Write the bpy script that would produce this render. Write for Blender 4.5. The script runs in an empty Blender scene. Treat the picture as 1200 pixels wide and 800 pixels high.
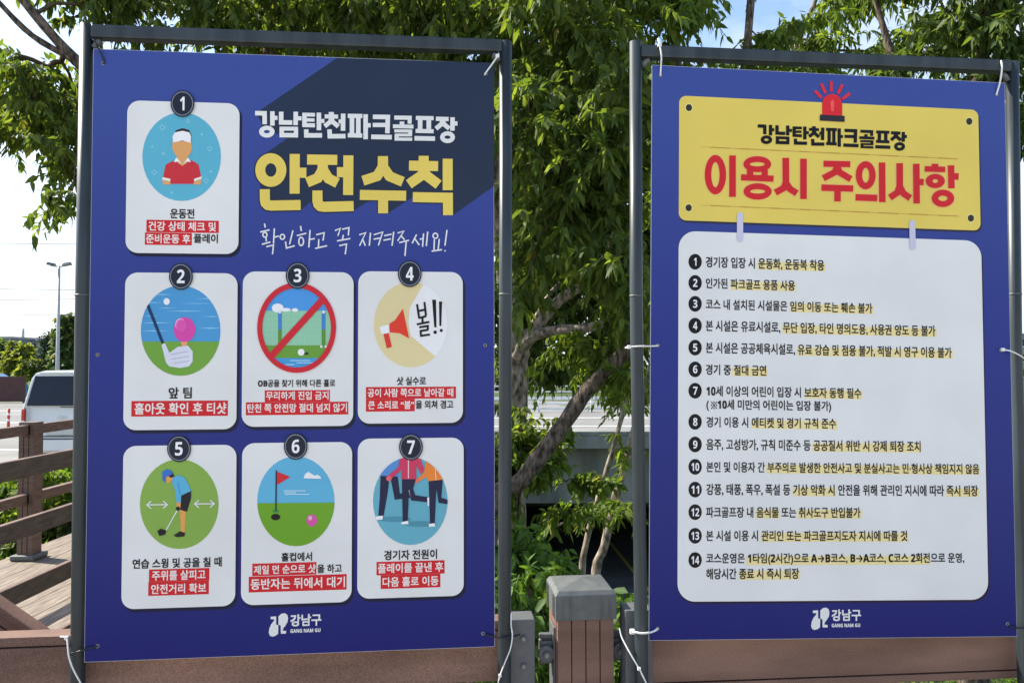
import bpy, bmesh, math, random
import numpy as np
from mathutils import Vector, Matrix

# ------------------------------------------------------------------ camera, sky, sun, exposure
S = bpy.context.scene
COL = S.collection
FPX = 880.0
CAM = np.array([0.0, 0.0, 1.65])
PITCH, ROLL = 0.03119, -0.00254
FW = np.array([0, math.cos(PITCH), math.sin(PITCH)])
_up = np.array([0, -math.sin(PITCH), math.cos(PITCH)])
_rt = np.array([1.0, 0, 0])
RT = math.cos(ROLL) * _rt + math.sin(ROLL) * _up
UP = -math.sin(ROLL) * _rt + math.cos(ROLL) * _up

cd = bpy.data.cameras.new('camera')
cam = bpy.data.objects.new('camera', cd)
COL.objects.link(cam)
cam.matrix_world = Matrix(((RT[0], UP[0], -FW[0], CAM[0]), (RT[1], UP[1], -FW[1], CAM[1]),
                           (RT[2], UP[2], -FW[2], CAM[2]), (0, 0, 0, 1)))
cd.sensor_width = 36.0
cd.lens = FPX / 1200 * 36
cd.clip_start = 0.05
cd.clip_end = 2000
S.camera = cam

SUN_AZ = math.atan2(-1.0, 0.32)       # from +Y towards +X : from the left, just behind the boards' plane
SUN_EL = math.radians(43)
w = bpy.data.worlds.new('World')
S.world = w
w.use_nodes = True
nt = w.node_tree
N, L = nt.nodes, nt.links
N.clear()
wo = N.new('ShaderNodeOutputWorld')
bg = N.new('ShaderNodeBackground')
sky = N.new('ShaderNodeTexSky')
sky.sky_type = 'NISHITA'
sky.sun_disc = False
sky.sun_elevation = SUN_EL
sky.sun_rotation = SUN_AZ
sky.air_density = 1.0
sky.dust_density = 1.0
sky.ozone_density = 1.5
bg.inputs['Strength'].default_value = 0.10
# thin white cloud over the blue, thicker towards the horizon
tc = N.new('ShaderNodeTexCoord')
mp = N.new('ShaderNodeMapping'); mp.inputs['Scale'].default_value = (1.0, 1.0, 2.6)
nz = N.new('ShaderNodeTexNoise'); nz.inputs['Scale'].default_value = 1.7; nz.inputs['Detail'].default_value = 7
nz.inputs['Roughness'].default_value = 0.62
rp = N.new('ShaderNodeValToRGB')
rp.color_ramp.elements[0].position = 0.50; rp.color_ramp.elements[0].color = (0, 0, 0, 1)
rp.color_ramp.elements[1].position = 0.74; rp.color_ramp.elements[1].color = (1, 1, 1, 1)
sx = N.new('ShaderNodeSeparateXYZ')
hz = N.new('ShaderNodeMapRange')
hz.inputs['From Min'].default_value = 0.38; hz.inputs['From Max'].default_value = 0.05
hz.inputs['To Min'].default_value = 0.0; hz.inputs['To Max'].default_value = 0.9
ad = N.new('ShaderNodeMath'); ad.operation = 'ADD'; ad.use_clamp = True
mx = N.new('ShaderNodeMix'); mx.data_type = 'RGBA'
mx.inputs['B'].default_value = (3.7, 3.98, 4.15, 1)
L.new(tc.outputs['Generated'], mp.inputs['Vector']); L.new(mp.outputs['Vector'], nz.inputs['Vector'])
L.new(nz.outputs['Fac'], rp.inputs['Fac'])
L.new(tc.outputs['Generated'], sx.inputs['Vector']); L.new(sx.outputs['Z'], hz.inputs['Value'])
L.new(rp.outputs['Color'], ad.inputs[0]); L.new(hz.outputs['Result'], ad.inputs[1])
L.new(ad.outputs[0], mx.inputs['Factor']); L.new(sky.outputs['Color'], mx.inputs['A'])
L.new(mx.outputs['Result'], bg.inputs['Color']); L.new(bg.outputs['Background'], wo.inputs['Surface'])

sl = bpy.data.lights.new('sun', 'SUN')
sl.energy = 3.7; sl.angle = math.radians(0.5); sl.color = (1.0, 0.93, 0.80)
so = bpy.data.objects.new('sun', sl); COL.objects.link(so)
sd = Vector((math.sin(SUN_AZ) * math.cos(SUN_EL), math.cos(SUN_AZ) * math.cos(SUN_EL), math.sin(SUN_EL)))
so.rotation_euler = sd.to_track_quat('Z', 'Y').to_euler()

S.view_settings.view_transform = 'Standard'
S.view_settings.look = 'None'
S.view_settings.exposure = 1.60
S.view_settings.gamma = 1.0
S.view_settings.use_curve_mapping = False
S.cycles.max_bounces = 8
S.cycles.transparent_max_bounces = 8

random.seed(7)
RNG = np.random.default_rng(11)


# ------------------------------------------------------------------ helpers
def ray(px, py):
    d = FW * FPX + RT * (px - 600.0) - UP * (py - 400.0)
    return d / np.dot(d, FW)


def at(px, py, depth):
    """world point seen at photo position px,py and standing depth metres away"""
    return CAM + ray(px, py) * depth


def ground_at(px, py, z):
    r = ray(px, py)
    return CAM + r * ((z - CAM[2]) / r[2])


def s2l(c):
    c = c / 255.0
    return c / 12.92 if c <= 0.04045 else ((c + 0.055) / 1.055) ** 2.4


_mats = {}


def principled(name):
    m = bpy.data.materials.new(name)
    m.use_nodes = True
    b = m.node_tree.nodes['Principled BSDF']
    return m, m.node_tree, b


def mat(name, col, rough=0.6, spec=0.5, var=0.15, scale=30.0, bump=0.0, metal=0.0, stretch=(1, 1, 1), speck=0.0):
    if name in _mats:
        return _mats[name]
    m, t, b = principled(name)
    n, l = t.nodes, t.links
    tc = n.new('ShaderNodeTexCoord'); mp = n.new('ShaderNodeMapping'); mp.inputs['Scale'].default_value = stretch
    nz = n.new('ShaderNodeTexNoise'); nz.inputs['Scale'].default_value = scale; nz.inputs['Detail'].default_value = 6
    l.new(tc.outputs['Object'], mp.inputs['Vector']); l.new(mp.outputs['Vector'], nz.inputs['Vector'])
    r = n.new('ShaderNodeValToRGB')
    lo = [max(0, c * (1 - var)) for c in col]; hi = [min(1, c * (1 + var)) for c in col]
    r.color_ramp.elements[0].position = 0.34; r.color_ramp.elements[0].color = (*lo, 1)
    r.color_ramp.elements[1].position = 0.66; r.color_ramp.elements[1].color = (*hi, 1)
    l.new(nz.outputs['Fac'], r.inputs['Fac'])
    out = r.outputs['Color']
    if speck:
        n2 = n.new('ShaderNodeTexNoise'); n2.inputs['Scale'].default_value = 420; n2.inputs['Detail'].default_value = 2
        l.new(tc.outputs['Object'], n2.inputs['Vector'])
        r2 = n.new('ShaderNodeValToRGB')
        r2.color_ramp.elements[0].position = 0.32; r2.color_ramp.elements[0].color = (1 - speck,) * 3 + (1,)
        r2.color_ramp.elements[1].position = 0.68; r2.color_ramp.elements[1].color = (1 + speck,) * 3 + (1,)
        l.new(n2.outputs['Fac'], r2.inputs['Fac'])
        mm = n.new('ShaderNodeMix'); mm.data_type = 'RGBA'; mm.blend_type = 'MULTIPLY'; mm.inputs['Factor'].default_value = 1
        l.new(out, mm.inputs['A']); l.new(r2.outputs['Color'], mm.inputs['B'])
        out = mm.outputs['Result']
    l.new(out, b.inputs['Base Color'])
    b.inputs['Roughness'].default_value = rough
    b.inputs['Specular IOR Level'].default_value = spec
    b.inputs['Metallic'].default_value = metal
    if bump:
        bp = n.new('ShaderNodeBump'); bp.inputs['Strength'].default_value = bump; bp.inputs['Distance'].default_value = 0.01
        l.new(nz.outputs['Fac'], bp.inputs['Height']); l.new(bp.outputs['Normal'], b.inputs['Normal'])
    _mats[name] = m
    return m


INK_GAIN = 1.22


def ink(r, g, bl):
    """printed sheet colour (given as it looks in the shade on the photograph)"""
    key = 'ink_%d_%d_%d' % (r, g, bl)
    if key in _mats:
        return _mats[key]
    c = [min(0.88, s2l(v) * k) for v, k in zip((r, g, bl), (1.28, 1.21, 1.13))]
    return mat(key, c, rough=0.30, spec=0.16, var=0.04, scale=5)


def leaf_mat(name, dark, light, trans=0.4, odd=(0.17, 0.17, 0.035), oddp=0.02):
    m, t, b = principled(name)
    n, l = t.nodes, t.links
    g = n.new('ShaderNodeNewGeometry')
    r = n.new('ShaderNodeValToRGB')
    e = r.color_ramp.elements
    e[0].position = 0.0; e[0].color = (*dark, 1)
    e[1].position = 1.0 - oddp; e[1].color = (*light, 1)
    k = e.new(0.5); k.color = tuple(0.5 * (dark[i] + light[i]) * 0.92 for i in range(3)) + (1,)
    k = e.new(min(1.0, 1.0 - oddp * 0.5)); k.color = (*odd, 1)
    l.new(g.outputs['Random Per Island'], r.inputs['Fac'])
    l.new(r.outputs['Color'], b.inputs['Base Color'])
    b.inputs['Roughness'].default_value = 0.58
    b.inputs['Specular IOR Level'].default_value = 0.28
    tr = n.new('ShaderNodeBsdfTranslucent')
    mc = n.new('ShaderNodeMix'); mc.data_type = 'RGBA'; mc.blend_type = 'MULTIPLY'; mc.inputs['Factor'].default_value = 1
    mc.inputs['B'].default_value = (2.2, 2.0, 0.7, 1)
    l.new(r.outputs['Color'], mc.inputs['A']); l.new(mc.outputs['Result'], tr.inputs['Color'])
    ms = n.new('ShaderNodeMixShader'); ms.inputs['Fac'].default_value = trans
    l.new(b.outputs['BSDF'], ms.inputs[1]); l.new(tr.outputs['BSDF'], ms.inputs[2])
    l.new(ms.outputs['Shader'], n['Material Output'].inputs['Surface'])
    return m


def tag(o, label=None, cat=None, group=None, kind=None):
    if label: o['label'] = label
    if cat: o['category'] = cat
    if group: o['group'] = group
    if kind: o['kind'] = kind
    return o


def empty(name, label, cat, group=None, matrix=None, loc=None):
    o = bpy.data.objects.new(name, None)
    o.empty_display_size = 0.05
    COL.objects.link(o)
    if matrix is not None: o.matrix_world = matrix
    if loc is not None: o.location = Vector(loc)
    return tag(o, label, cat, group)


class MB:
    def __init__(self):
        self.v = []; self.f = []; self.mi = []; self.mats = []; self.smooth = []

    def slot(self, m):
        if m not in self.mats: self.mats.append(m)
        return self.mats.index(m)

    def add(self, verts, faces, m, smooth=False):
        o = len(self.v); k = self.slot(m)
        self.v.extend([tuple(map(float, p)) for p in verts])
        for f in faces:
            self.f.append([i + o for i in f]); self.mi.append(k); self.smooth.append(smooth)
        return self

    def box(self, lo, hi, m, M=None):
        x0, y0, z0 = lo; x1, y1, z1 = hi
        p = [(x0, y0, z0), (x1, y0, z0), (x1, y1, z0), (x0, y1, z0), (x0, y0, z1), (x1, y0, z1), (x1, y1, z1), (x0, y1, z1)]
        if M is not None: p = [tuple(M @ Vector(q)) for q in p]
        return self.add(p, [(0, 3, 2, 1), (4, 5, 6, 7), (0, 1, 5, 4), (1, 2, 6, 5), (2, 3, 7, 6), (3, 0, 4, 7)], m)

    def beam(self, a, b, wdt, hgt, m):
        """rectangular bar from a to b, hgt measured upwards"""
        a = Vector(a); b = Vector(b); d = (b - a).normalized()
        s = d.cross(Vector((0, 0, 1)))
        s = s.normalized() if s.length > 1e-5 else Vector((1, 0, 0))
        u = s.cross(d)
        p = []
        for q in (a, b):
            for i, j in ((-1, -1), (1, -1), (1, 1), (-1, 1)):
                p.append(q + s * (i * wdt / 2) + u * (j * hgt / 2))
        return self.add(p, [(3, 2, 1, 0), (4, 5, 6, 7), (0, 1, 5, 4), (1, 2, 6, 5), (2, 3, 7, 6), (3, 0, 4, 7)], m)

    def tube(self, pts, radii, m, sides=10, cap=True, flat=1.0):
        pts = [Vector(p) for p in pts]
        if not hasattr(radii, '__len__'): radii = [radii] * len(pts)
        rings = []; ref = None
        for i, p in enumerate(pts):
            d = (pts[min(i + 1, len(pts) - 1)] - pts[max(i - 1, 0)]).normalized()
            if ref is None:
                ref = d.orthogonal().normalized() if abs(d.x) > 0.9 or abs(d.z) > 0.9 else d.cross(Vector((0, 0, 1))).normalized()
                if abs(d.z) > 0.9: ref = Vector((1, 0, 0))
            ref = (ref - d * ref.dot(d)).normalized()
            s = d.cross(ref)
            rings.append([p + (ref * math.cos(2 * math.pi * k / sides) + s * math.sin(2 * math.pi * k / sides) * flat) * radii[i]
                          for k in range(sides)])
        v = [q for r in rings for q in r]
        f = []
        for i in range(len(pts) - 1):
            for k in range(sides):
                k2 = (k + 1) % sides
                f.append((i * sides + k, i * sides + k2, (i + 1) * sides + k2, (i + 1) * sides + k))
        o = len(v)
        self.add(v, f, m, True)
        if cap:
            n = len(self.v) - o; k = self.slot(m)
            self.f.append([n + i for i in range(sides)][::-1]); self.mi.append(k); self.smooth.append(False)
            self.f.append([n + (len(pts) - 1) * sides + i for i in range(sides)]); self.mi.append(k); self.smooth.append(False)
        return self

    def build(self, name, parent=None, bevel=0.0):
        me = bpy.data.meshes.new(name)
        me.from_pydata(self.v, [], self.f)
        for m in self.mats: me.materials.append(m)
        me.polygons.foreach_set('material_index', self.mi)
        me.polygons.foreach_set('use_smooth', self.smooth)
        me.update()
        o = bpy.data.objects.new(name, me)
        COL.objects.link(o)
        if parent is not None: o.parent = parent
        if bevel:
            bv = o.modifiers.new('bevel', 'BEVEL'); bv.width = bevel; bv.segments = 2; bv.limit_method = 'ANGLE'
        return o


# ------------------------------------------------------------------ materials of the place
M_PIPE = mat('grey_green_steel', (0.020, 0.029, 0.034), 0.42, 0.5, 0.45, 26, 0.12, stretch=(1, 1, 0.12))
M_BRKT = mat('grey_cast_aluminium', (0.10, 0.105, 0.11), 0.45, 0.5, 0.10, 60)
M_CAP = mat('grey_cap_plastic', (0.095, 0.102, 0.101), 0.5, 0.5, 0.14, 40)
M_BOLT = mat('bolt_steel', (0.22, 0.22, 0.22), 0.35, 0.5, 0.1, 50, metal=0.6)
M_RAIL = mat('brown_composite', (0.178, 0.102, 0.077), 0.7, 0.3, 0.30, 4.5, speck=0.38, stretch=(0.5, 1, 2.2))
M_GROOVE = mat('groove_dark', (0.03, 0.018, 0.014), 0.9, 0.1, 0.1, 20)
M_RAIL2 = mat('dark_brown_timber', (0.16, 0.10, 0.076), 0.6, 0.3, 0.25, 9, stretch=(1, 1, 6))
M_DECK = mat('weathered_deck', (0.20, 0.165, 0.135), 0.8, 0.2, 0.40, 6, stretch=(9, 0.7, 1))
M_TIEW = mat('white_nylon', (0.78, 0.78, 0.74), 0.4, 0.5, 0.05, 30)
M_TIEK = mat('black_nylon', (0.012, 0.013, 0.018), 0.4, 0.5, 0.05, 30)
M_BARK = mat('grey_brown_bark', (0.10, 0.08, 0.062), 0.9, 0.2, 0.75, 48, 1.0, stretch=(1, 1, 0.35))
M_BARKP = mat('pale_mottled_bark', (0.21, 0.175, 0.14), 0.9, 0.2, 0.75, 26, 1.0, stretch=(1, 1, 0.45))
M_TWIG = mat('twig_bark', (0.085, 0.065, 0.045), 0.9, 0.2, 0.3, 30)
M_CONC = mat('weathered_concrete', (0.185, 0.195, 0.175), 0.9, 0.2, 0.5, 1.3, 0.1, stretch=(1, 1, 0.25))
M_ROAD = mat('pale_road', (0.19, 0.187, 0.18), 0.85, 0.2, 0.15, 0.6, speck=0.1)
M_PATH = mat('asphalt_path', (0.075, 0.08, 0.08), 0.85, 0.2, 0.2, 2, speck=0.15)
M_SOIL = mat('grassy_soil', (0.06, 0.085, 0.03), 0.95, 0.1, 0.55, 1.6, 0.4)
M_YEL = mat('yellow_paint', (0.45, 0.34, 0.06), 0.7, 0.3, 0.2, 10)
M_WHITE = mat('white_paint', (0.75, 0.76, 0.74), 0.5, 0.4, 0.08, 4)

# ------------------------------------------------------------------ the two sheets' planes
def plane_matrix(o, yaw, lean, roll):
    u = np.array([math.cos(yaw), math.sin(yaw), 0]); n = np.array([-math.sin(yaw), math.cos(yaw), 0])
    v = np.array([0, 0, 1.0]) * math.cos(lean) + n * math.sin(lean)
    u2 = u * math.cos(roll) + v * math.sin(roll); v2 = -u * math.sin(roll) + v * math.cos(roll)
    y = np.cross(v2, u2)
    return Matrix(((u2[0], y[0], v2[0], o[0]), (u2[1], y[1], v2[1], o[1]), (u2[2], y[2], v2[2], o[2]), (0, 0, 0, 1)))


class Sheet:
    def __init__(self, M):
        self.M = M
        self.o = np.array(M.translation)
        self.u = np.array(M.col[0][:3]); self.n = np.array(M.col[1][:3]); self.w = np.array(M.col[2][:3])

    def uv(self, px, py, off=0.0):
        d = ray(px, py)
        t = np.dot(self.o + self.n * off - CAM, self.n) / np.dot(d, self.n)
        p = CAM + d * t - self.o
        return np.dot(p, self.u), np.dot(p, self.w)

    def pt(self, px, py, off=0.0):
        a, b = self.uv(px, py, off)
        return (a, off, b)

    def world(self, px, py, off=0.0):
        a, b = self.uv(px, py, off)
        return self.o + self.u * a + self.n * off + self.w * b


SA = Sheet(plane_matrix((-1.03589, 1.8381, 0.9352), 0.09502, 0, 0))
SB = Sheet(plane_matrix((0.34668, 1.93642, 0.94798), 0.0807, 0.02544, -0.02088))
BW, BH = 0.9947, 1.5


# ------------------------------------------------------------------ printing helpers (all in the sheet's own plane)
class Print(MB):
    """flat inks laid on a sheet; lev counts ink layers of 0.35 mm"""
    def __init__(self, sheet, zoom=(0, 0, 1.0)):
        super().__init__(); self.s = sheet; self.z = zoom; self.k = 0

    def at(self, ox, oy, sc):
        self.z = (ox, oy, sc); return self

    def P(self, p):
        ox, oy, sc = self.z
        return self.s.uv(ox + p[0] / sc, oy + p[1] / sc)

    def y(self, lev):
        self.k += 1
        return -(0.0004 + lev * 0.00035 + (self.k % 9) * 0.00003)

    def uvpoly(self, q, lev, m):
        y = self.y(lev)
        from mathutils.geometry import tessellate_polygon
        tri = tessellate_polygon([[Vector((a, b, 0)) for a, b in q]])
        vs = [(a, y, b) for a, b in q]
        fs = []
        for t in tri:
            a, b, c = (q[i] for i in t)
            ar = (b[0] - a[0]) * (c[1] - a[1]) - (b[1] - a[1]) * (c[0] - a[0])
            fs.append(tuple(t) if ar > 0 else tuple(reversed(t)))
        self.add(vs, fs, m)

    def poly(self, pts, lev, m, clip=None):
        q = [self.P(p) for p in pts]
        if clip is not None: q = clip_convex(q, clip)
        if len(q) > 2: self.uvpoly(q, lev, m)

    def ell(self, c, rx, ry, n=40):
        return [self.P((c[0] + rx * math.cos(2 * math.pi * i / n), c[1] + ry * math.sin(2 * math.pi * i / n))) for i in range(n)]

    def oval(self, c, rx, ry, lev, m, clip=None, n=40):
        q = self.ell(c, rx, ry, n)
        if clip is not None: q = clip_convex(q, clip)
        if len(q) > 2: self.uvpoly(q, lev, m)

    def ring(self, c, rx, ry, ix, iy, lev, m, n=40):
        y = self.y(lev)
        a = self.ell(c, rx, ry, n); b = self.ell(c, ix, iy, n)
        vs = [(p[0], y, p[1]) for p in a + b]
        self.add(vs, [(i, n + i, n + (i + 1) % n, (i + 1) % n) for i in range(n)], m)

    def stroke(self, pts, wd, lev, m, clip=None, close=False):
        p = [np.array(q, float) for q in pts]
        left, right = [], []
        for i in range(len(p)):
            a = p[i] - p[i - 1] if i > 0 else p[1] - p[0]
            b = p[i + 1] - p[i] if i < len(p) - 1 else a
            a = a / np.linalg.norm(a); b = b / np.linalg.norm(b)
            na = np.array([-a[1], a[0]]); nb = np.array([-b[1], b[0]])
            mi = na + nb; mi = mi / np.linalg.norm(mi)
            k = min(1.6, 1 / max(0.3, np.dot(mi, na)))
            left.append(p[i] + mi * wd / 2 * k); right.append(p[i] - mi * wd / 2 * k)
        if clip is None:
            y = self.y(lev)
            q = [self.P(t) for t in left] + [self.P(t) for t in right]
            n = len(p)
            fs = [(i, n + i, n + i + 1, i + 1) for i in range(n - 1)]
            f2 = []
            for f in fs:
                a, b, c = q[f[0]], q[f[1]], q[f[2]]
                ar = (b[0] - a[0]) * (c[1] - a[1]) - (b[1] - a[1]) * (c[0] - a[0])
                f2.append(f if ar > 0 else tuple(reversed(f)))
            self.add([(t[0], y, t[1]) for t in q], f2, m)
        else:
            for i in range(len(p) - 1):
                self.poly([left[i], left[i + 1], right[i + 1], right[i]], lev, m, clip)

    def rrect(self, u0, v0, u1, v1, r, lev, m):
        q = []
        for cx, cy, a0 in ((u1 - r, v1 - r, 0), (u0 + r, v1 - r, 90), (u0 + r, v0 + r, 180), (u1 - r, v0 + r, 270)):
            for i in range(9):
                a = math.radians(a0 + i * 90 / 8)
                q.append((cx + r * math.cos(a), cy + r * math.sin(a)))
        self.uvpoly(q, lev, m)

    def bar(self, x0, x1, y0, y1, lev, m):
        """rectangle level with the sheet"""
        ym = (y0 + y1) / 2; xm = (x0 + x1) / 2
        u0 = self.P((x0, ym))[0]; u1 = self.P((x1, ym))[0]
        va = self.P((xm, y0))[1]; vb = self.P((xm, y1))[1]
        self.uvpoly([(u0, vb), (u1, vb), (u1, va), (u0, va)], lev, m)

    def text(self, s, x0, x1, yc, h, lev, m, bold=0.022, tilt=0.0):
        """a line of lettering whose inked box runs x0..x1, is h tall and is centred on yc"""
        vs, fs = glyphs(s, 0)
        lo = vs.min(0); hi = vs.max(0)
        xm = (x0 + x1) / 2
        u0 = self.P((x0, yc))[0]; u1 = self.P((x1, yc))[0]
        va = self.P((xm, yc - h / 2))[1]; vb = self.P((xm, yc + h / 2))[1]
        self.lettering(vs, fs, u0, u1, vb, va, bold, lev, m)

    def lettering(self, vs, fs, u0, u1, vb, va, bold, lev, m):
        lo = vs.min(0) - bold; hi = vs.max(0) + bold
        for dx, dy in ((-1, -1), (1, -1), (1, 1), (-1, 1)) if bold else ((0, 0),):
            u = u0 + (vs[:, 0] + dx * bold - lo[0]) / (hi[0] - lo[0]) * (u1 - u0)
            v = vb + (vs[:, 1] + dy * bold - lo[1]) / (hi[1] - lo[1]) * (va - vb)
            y = self.y(lev)
            self.add([(a, y, b) for a, b in zip(u, v)], fs, m)


def clip_convex(q, c):
    ar = sum(c[i][0] * c[(i + 1) % len(c)][1] - c[(i + 1) % len(c)][0] * c[i][1] for i in range(len(c)))
    sg = 1 if ar > 0 else -1
    out = list(q)
    for i in range(len(c)):
        a, b = c[i], c[(i + 1) % len(c)]
        def side(p): return sg * ((b[0] - a[0]) * (p[1] - a[1]) - (b[1] - a[1]) * (p[0] - a[0]))
        inp = out; out = []
        if not inp: break
        for j in range(len(inp)):
            p, r = inp[j - 1], inp[j]
            sp, sr = side(p), side(r)
            if (sp >= 0) != (sr >= 0):
                t = sp / (sp - sr)
                out.append((p[0] + t * (r[0] - p[0]), p[1] + t * (r[1] - p[1])))
            if sr >= 0: out.append(r)
    return out


_fc = bpy.data.curves.new('lettering', 'FONT')
_fo = bpy.data.objects.new('lettering', _fc)
COL.objects.link(_fo)


def bold_form(ch):
    if '0' <= ch <= '9': return chr(0x1D7EC + ord(ch) - 48)
    if 'A' <= ch <= 'Z': return chr(0x1D5D4 + ord(ch) - 65)
    return ch


def glyphs(s, bold):
    s = ''.join(bold_form(c) for c in s)
    _fc.body = s; _fc.offset = bold; _fc.resolution_u = 3
    bpy.context.view_layer.update()
    dg = bpy.context.evaluated_depsgraph_get()
    me = bpy.data.meshes.new_from_object(_fo.evaluated_get(dg))
    v = np.array([p.co[:2] for p in me.vertices])
    f = []
    for p in me.polygons:
        q = list(p.vertices)
        if p.normal.z < 0: q.reverse()
        f.append(tuple(q))
    bpy.data.meshes.remove(me)
    return v, f


WHITE = ink(205, 210, 213); NAVY = ink(30, 37, 52); BLACK = ink(20, 20, 24); RED = ink(188, 36, 44)


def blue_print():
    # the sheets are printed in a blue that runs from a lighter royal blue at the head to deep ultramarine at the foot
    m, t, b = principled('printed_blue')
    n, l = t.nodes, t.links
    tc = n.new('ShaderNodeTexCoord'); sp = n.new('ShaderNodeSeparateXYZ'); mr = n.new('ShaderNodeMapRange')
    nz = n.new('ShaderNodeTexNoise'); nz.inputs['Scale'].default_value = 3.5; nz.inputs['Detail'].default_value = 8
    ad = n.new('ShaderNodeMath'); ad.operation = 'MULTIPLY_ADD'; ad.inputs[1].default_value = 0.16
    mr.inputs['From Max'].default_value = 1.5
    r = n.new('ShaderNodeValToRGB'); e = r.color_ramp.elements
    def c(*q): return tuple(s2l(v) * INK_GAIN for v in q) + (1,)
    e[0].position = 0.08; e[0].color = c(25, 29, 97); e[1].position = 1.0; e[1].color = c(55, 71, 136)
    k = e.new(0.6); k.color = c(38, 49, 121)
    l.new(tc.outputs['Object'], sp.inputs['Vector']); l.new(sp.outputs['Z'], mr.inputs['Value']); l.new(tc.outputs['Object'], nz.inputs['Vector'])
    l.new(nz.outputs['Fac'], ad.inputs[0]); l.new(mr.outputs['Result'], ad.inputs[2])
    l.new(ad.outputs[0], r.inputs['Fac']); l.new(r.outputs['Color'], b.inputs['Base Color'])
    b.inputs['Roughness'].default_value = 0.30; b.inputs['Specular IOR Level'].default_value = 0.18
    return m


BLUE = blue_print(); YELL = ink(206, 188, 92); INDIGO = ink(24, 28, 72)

# title lettering, drawn stroke by stroke as it is printed: each entry is a stroke or an (outer, inner) oval
TITLE = []   # in photo units of the left sheet
def _tl(ox, oy, sc, items, wd):
    for it in items:
        if it[0] == 's': TITLE.append(('s', [(ox + a / sc, oy + b / sc) for a, b in it[1]], (it[2] if len(it) > 2 else wd) / sc))
        elif it[0] == 'o': TITLE.append(('o', (ox + it[1][0] / sc, oy + it[1][1] / sc), [t / sc for t in it[2]]))
_tl(295, 120, 9.231, [
    ('s', [(38, 120), (140, 122), (142, 240)]), ('s', [(225, 100), (225, 255)]), ('s', [(240, 172), (280, 172)], 44), ('o', (165, 320), (84, 64, 32, 18)),
    ('s', [(320, 105), (320, 220), (440, 222)]), ('s', [(478, 105), (476, 250)]), ('s', [(490, 175), (540, 177)], 44),
    ('s', [(302, 287), (502, 289)], 42), ('s', [(302, 357), (502, 359)], 48), ('s', [(326, 285), (326, 360)]), ('s', [(480, 285), (480, 360)], 46),
    ('s', [(550, 135), (685, 138)], 40), ('s', [(560, 193), (680, 194)], 36), ('s', [(550, 249), (685, 252)], 44), ('s', [(572, 120), (572, 262)]),
    ('s', [(728, 115), (728, 305)]), ('s', [(740, 205), (788, 205)], 44), ('s', [(590, 295), (592, 360), (762, 360)]),
    ('s', [(862, 108), (862, 160)], 56), ('s', [(790, 155), (935, 158)], 44), ('s', [(866, 165), (850, 215), (790, 262)]), ('s', [(860, 165), (878, 215), (938, 265)]),
    ('s', [(990, 125), (988, 310)]), ('s', [(940, 210), (985, 210)], 44), ('s', [(842, 295), (846, 370), (1015, 368)])], 49)
_tl(415, 120, 9.231, [
    ('s', [(-68, 150), (90, 152)], 46), ('s', [(-68, 358), (88, 362)], 46), ('s', [(-23, 150), (-23, 358)]), ('s', [(46, 150), (46, 358)]),
    ('s', [(125, 132), (125, 402)]), ('s', [(140, 250), (180, 252)], 46),
    ('s', [(203, 160), (365, 162), (360, 338)]), ('s', [(202, 248), (350, 248)], 46), ('s', [(185, 376), (408, 380)], 50),
    ('s', [(435, 168), (602, 170), (600, 235)], 44), ('s', [(518, 210), (518, 258)], 50), ('s', [(420, 262), (642, 266)], 42),
    ('s', [(435, 312), (628, 314)], 33), ('s', [(440, 356), (626, 357)], 30), ('s', [(438, 400), (628, 402)], 34), ('s', [(606, 312), (606, 356)], 44), ('s', [(460, 356), (460, 400)], 44),
    ('s', [(668, 172), (860, 175)], 44), ('s', [(665, 312), (860, 316)], 44), ('s', [(715, 172), (713, 312)], 50), ('s', [(808, 172), (808, 312)], 50), ('s', [(653, 391), (875, 395)]),
    ('s', [(885, 181), (1022, 184)], 46), ('s', [(958, 188), (945, 238), (885, 288)]), ('s', [(952, 188), (972, 240), (1030, 288)]),
    ('s', [(1065, 165), (1063, 310)]), ('s', [(1078, 232), (1118, 232)], 46), ('o', (1010, 380), (80, 64, 32, 18))], 49)


def draw_title(p, lev, m, fx=lambda a: a, grow=0.0, k=1.0):
    p.at(0, 0, 1)
    for it in TITLE:
        if it[0] == 's':
            p.stroke([fx(a) for a in it[1]], (it[2] + grow) * k, lev, m)
        else:
            c = fx(it[1]); r = it[2]
            p.ring(c, r[0] * k + grow, r[1] * k + grow, max(0.3, r[2] * k - grow), max(0.3, r[3] * k - grow), lev, m)


def draw_glyphs(p, zoom, items, wd, lev, m, grow=0):
    p.at(*zoom)
    for it in items:
        if it[0] == 's': p.stroke(it[1], (it[2] if len(it) > 2 else wd) + grow, lev, m)
        else: p.ring(it[1], it[2][0] + grow / 2, it[2][1] + grow / 2, max(2, it[2][2] - grow / 2), max(2, it[2][3] - grow / 2), lev, m)


# ------------------------------------------------------------------ setting: terrain, road, deck, bridge
def sm(a, b, x):
    t = np.clip((x - a) / (b - a), 0, 1)
    return t * t * (3 - 2 * t)


ROADZ = -0.30
LOW = -3.9


def gz(x, y):
    x = np.asarray(x, float); y = np.asarray(y, float)
    right = sm(-3.6, -0.6, x) * sm(3.0, 11.0, y)
    right = right * (1 - sm(33, 38, y) * sm(-40, -30, -np.abs(x - 6) * 1.0 + 0 * x) * 0)
    top = -0.5 + 0.18 * sm(4, 9, y)
    far = sm(31.5, 34, y)
    edge = sm(20, 24, x)
    dip = right * (1 - far) * (1 - edge)
    return top * (1 - dip) + LOW * dip


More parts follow.
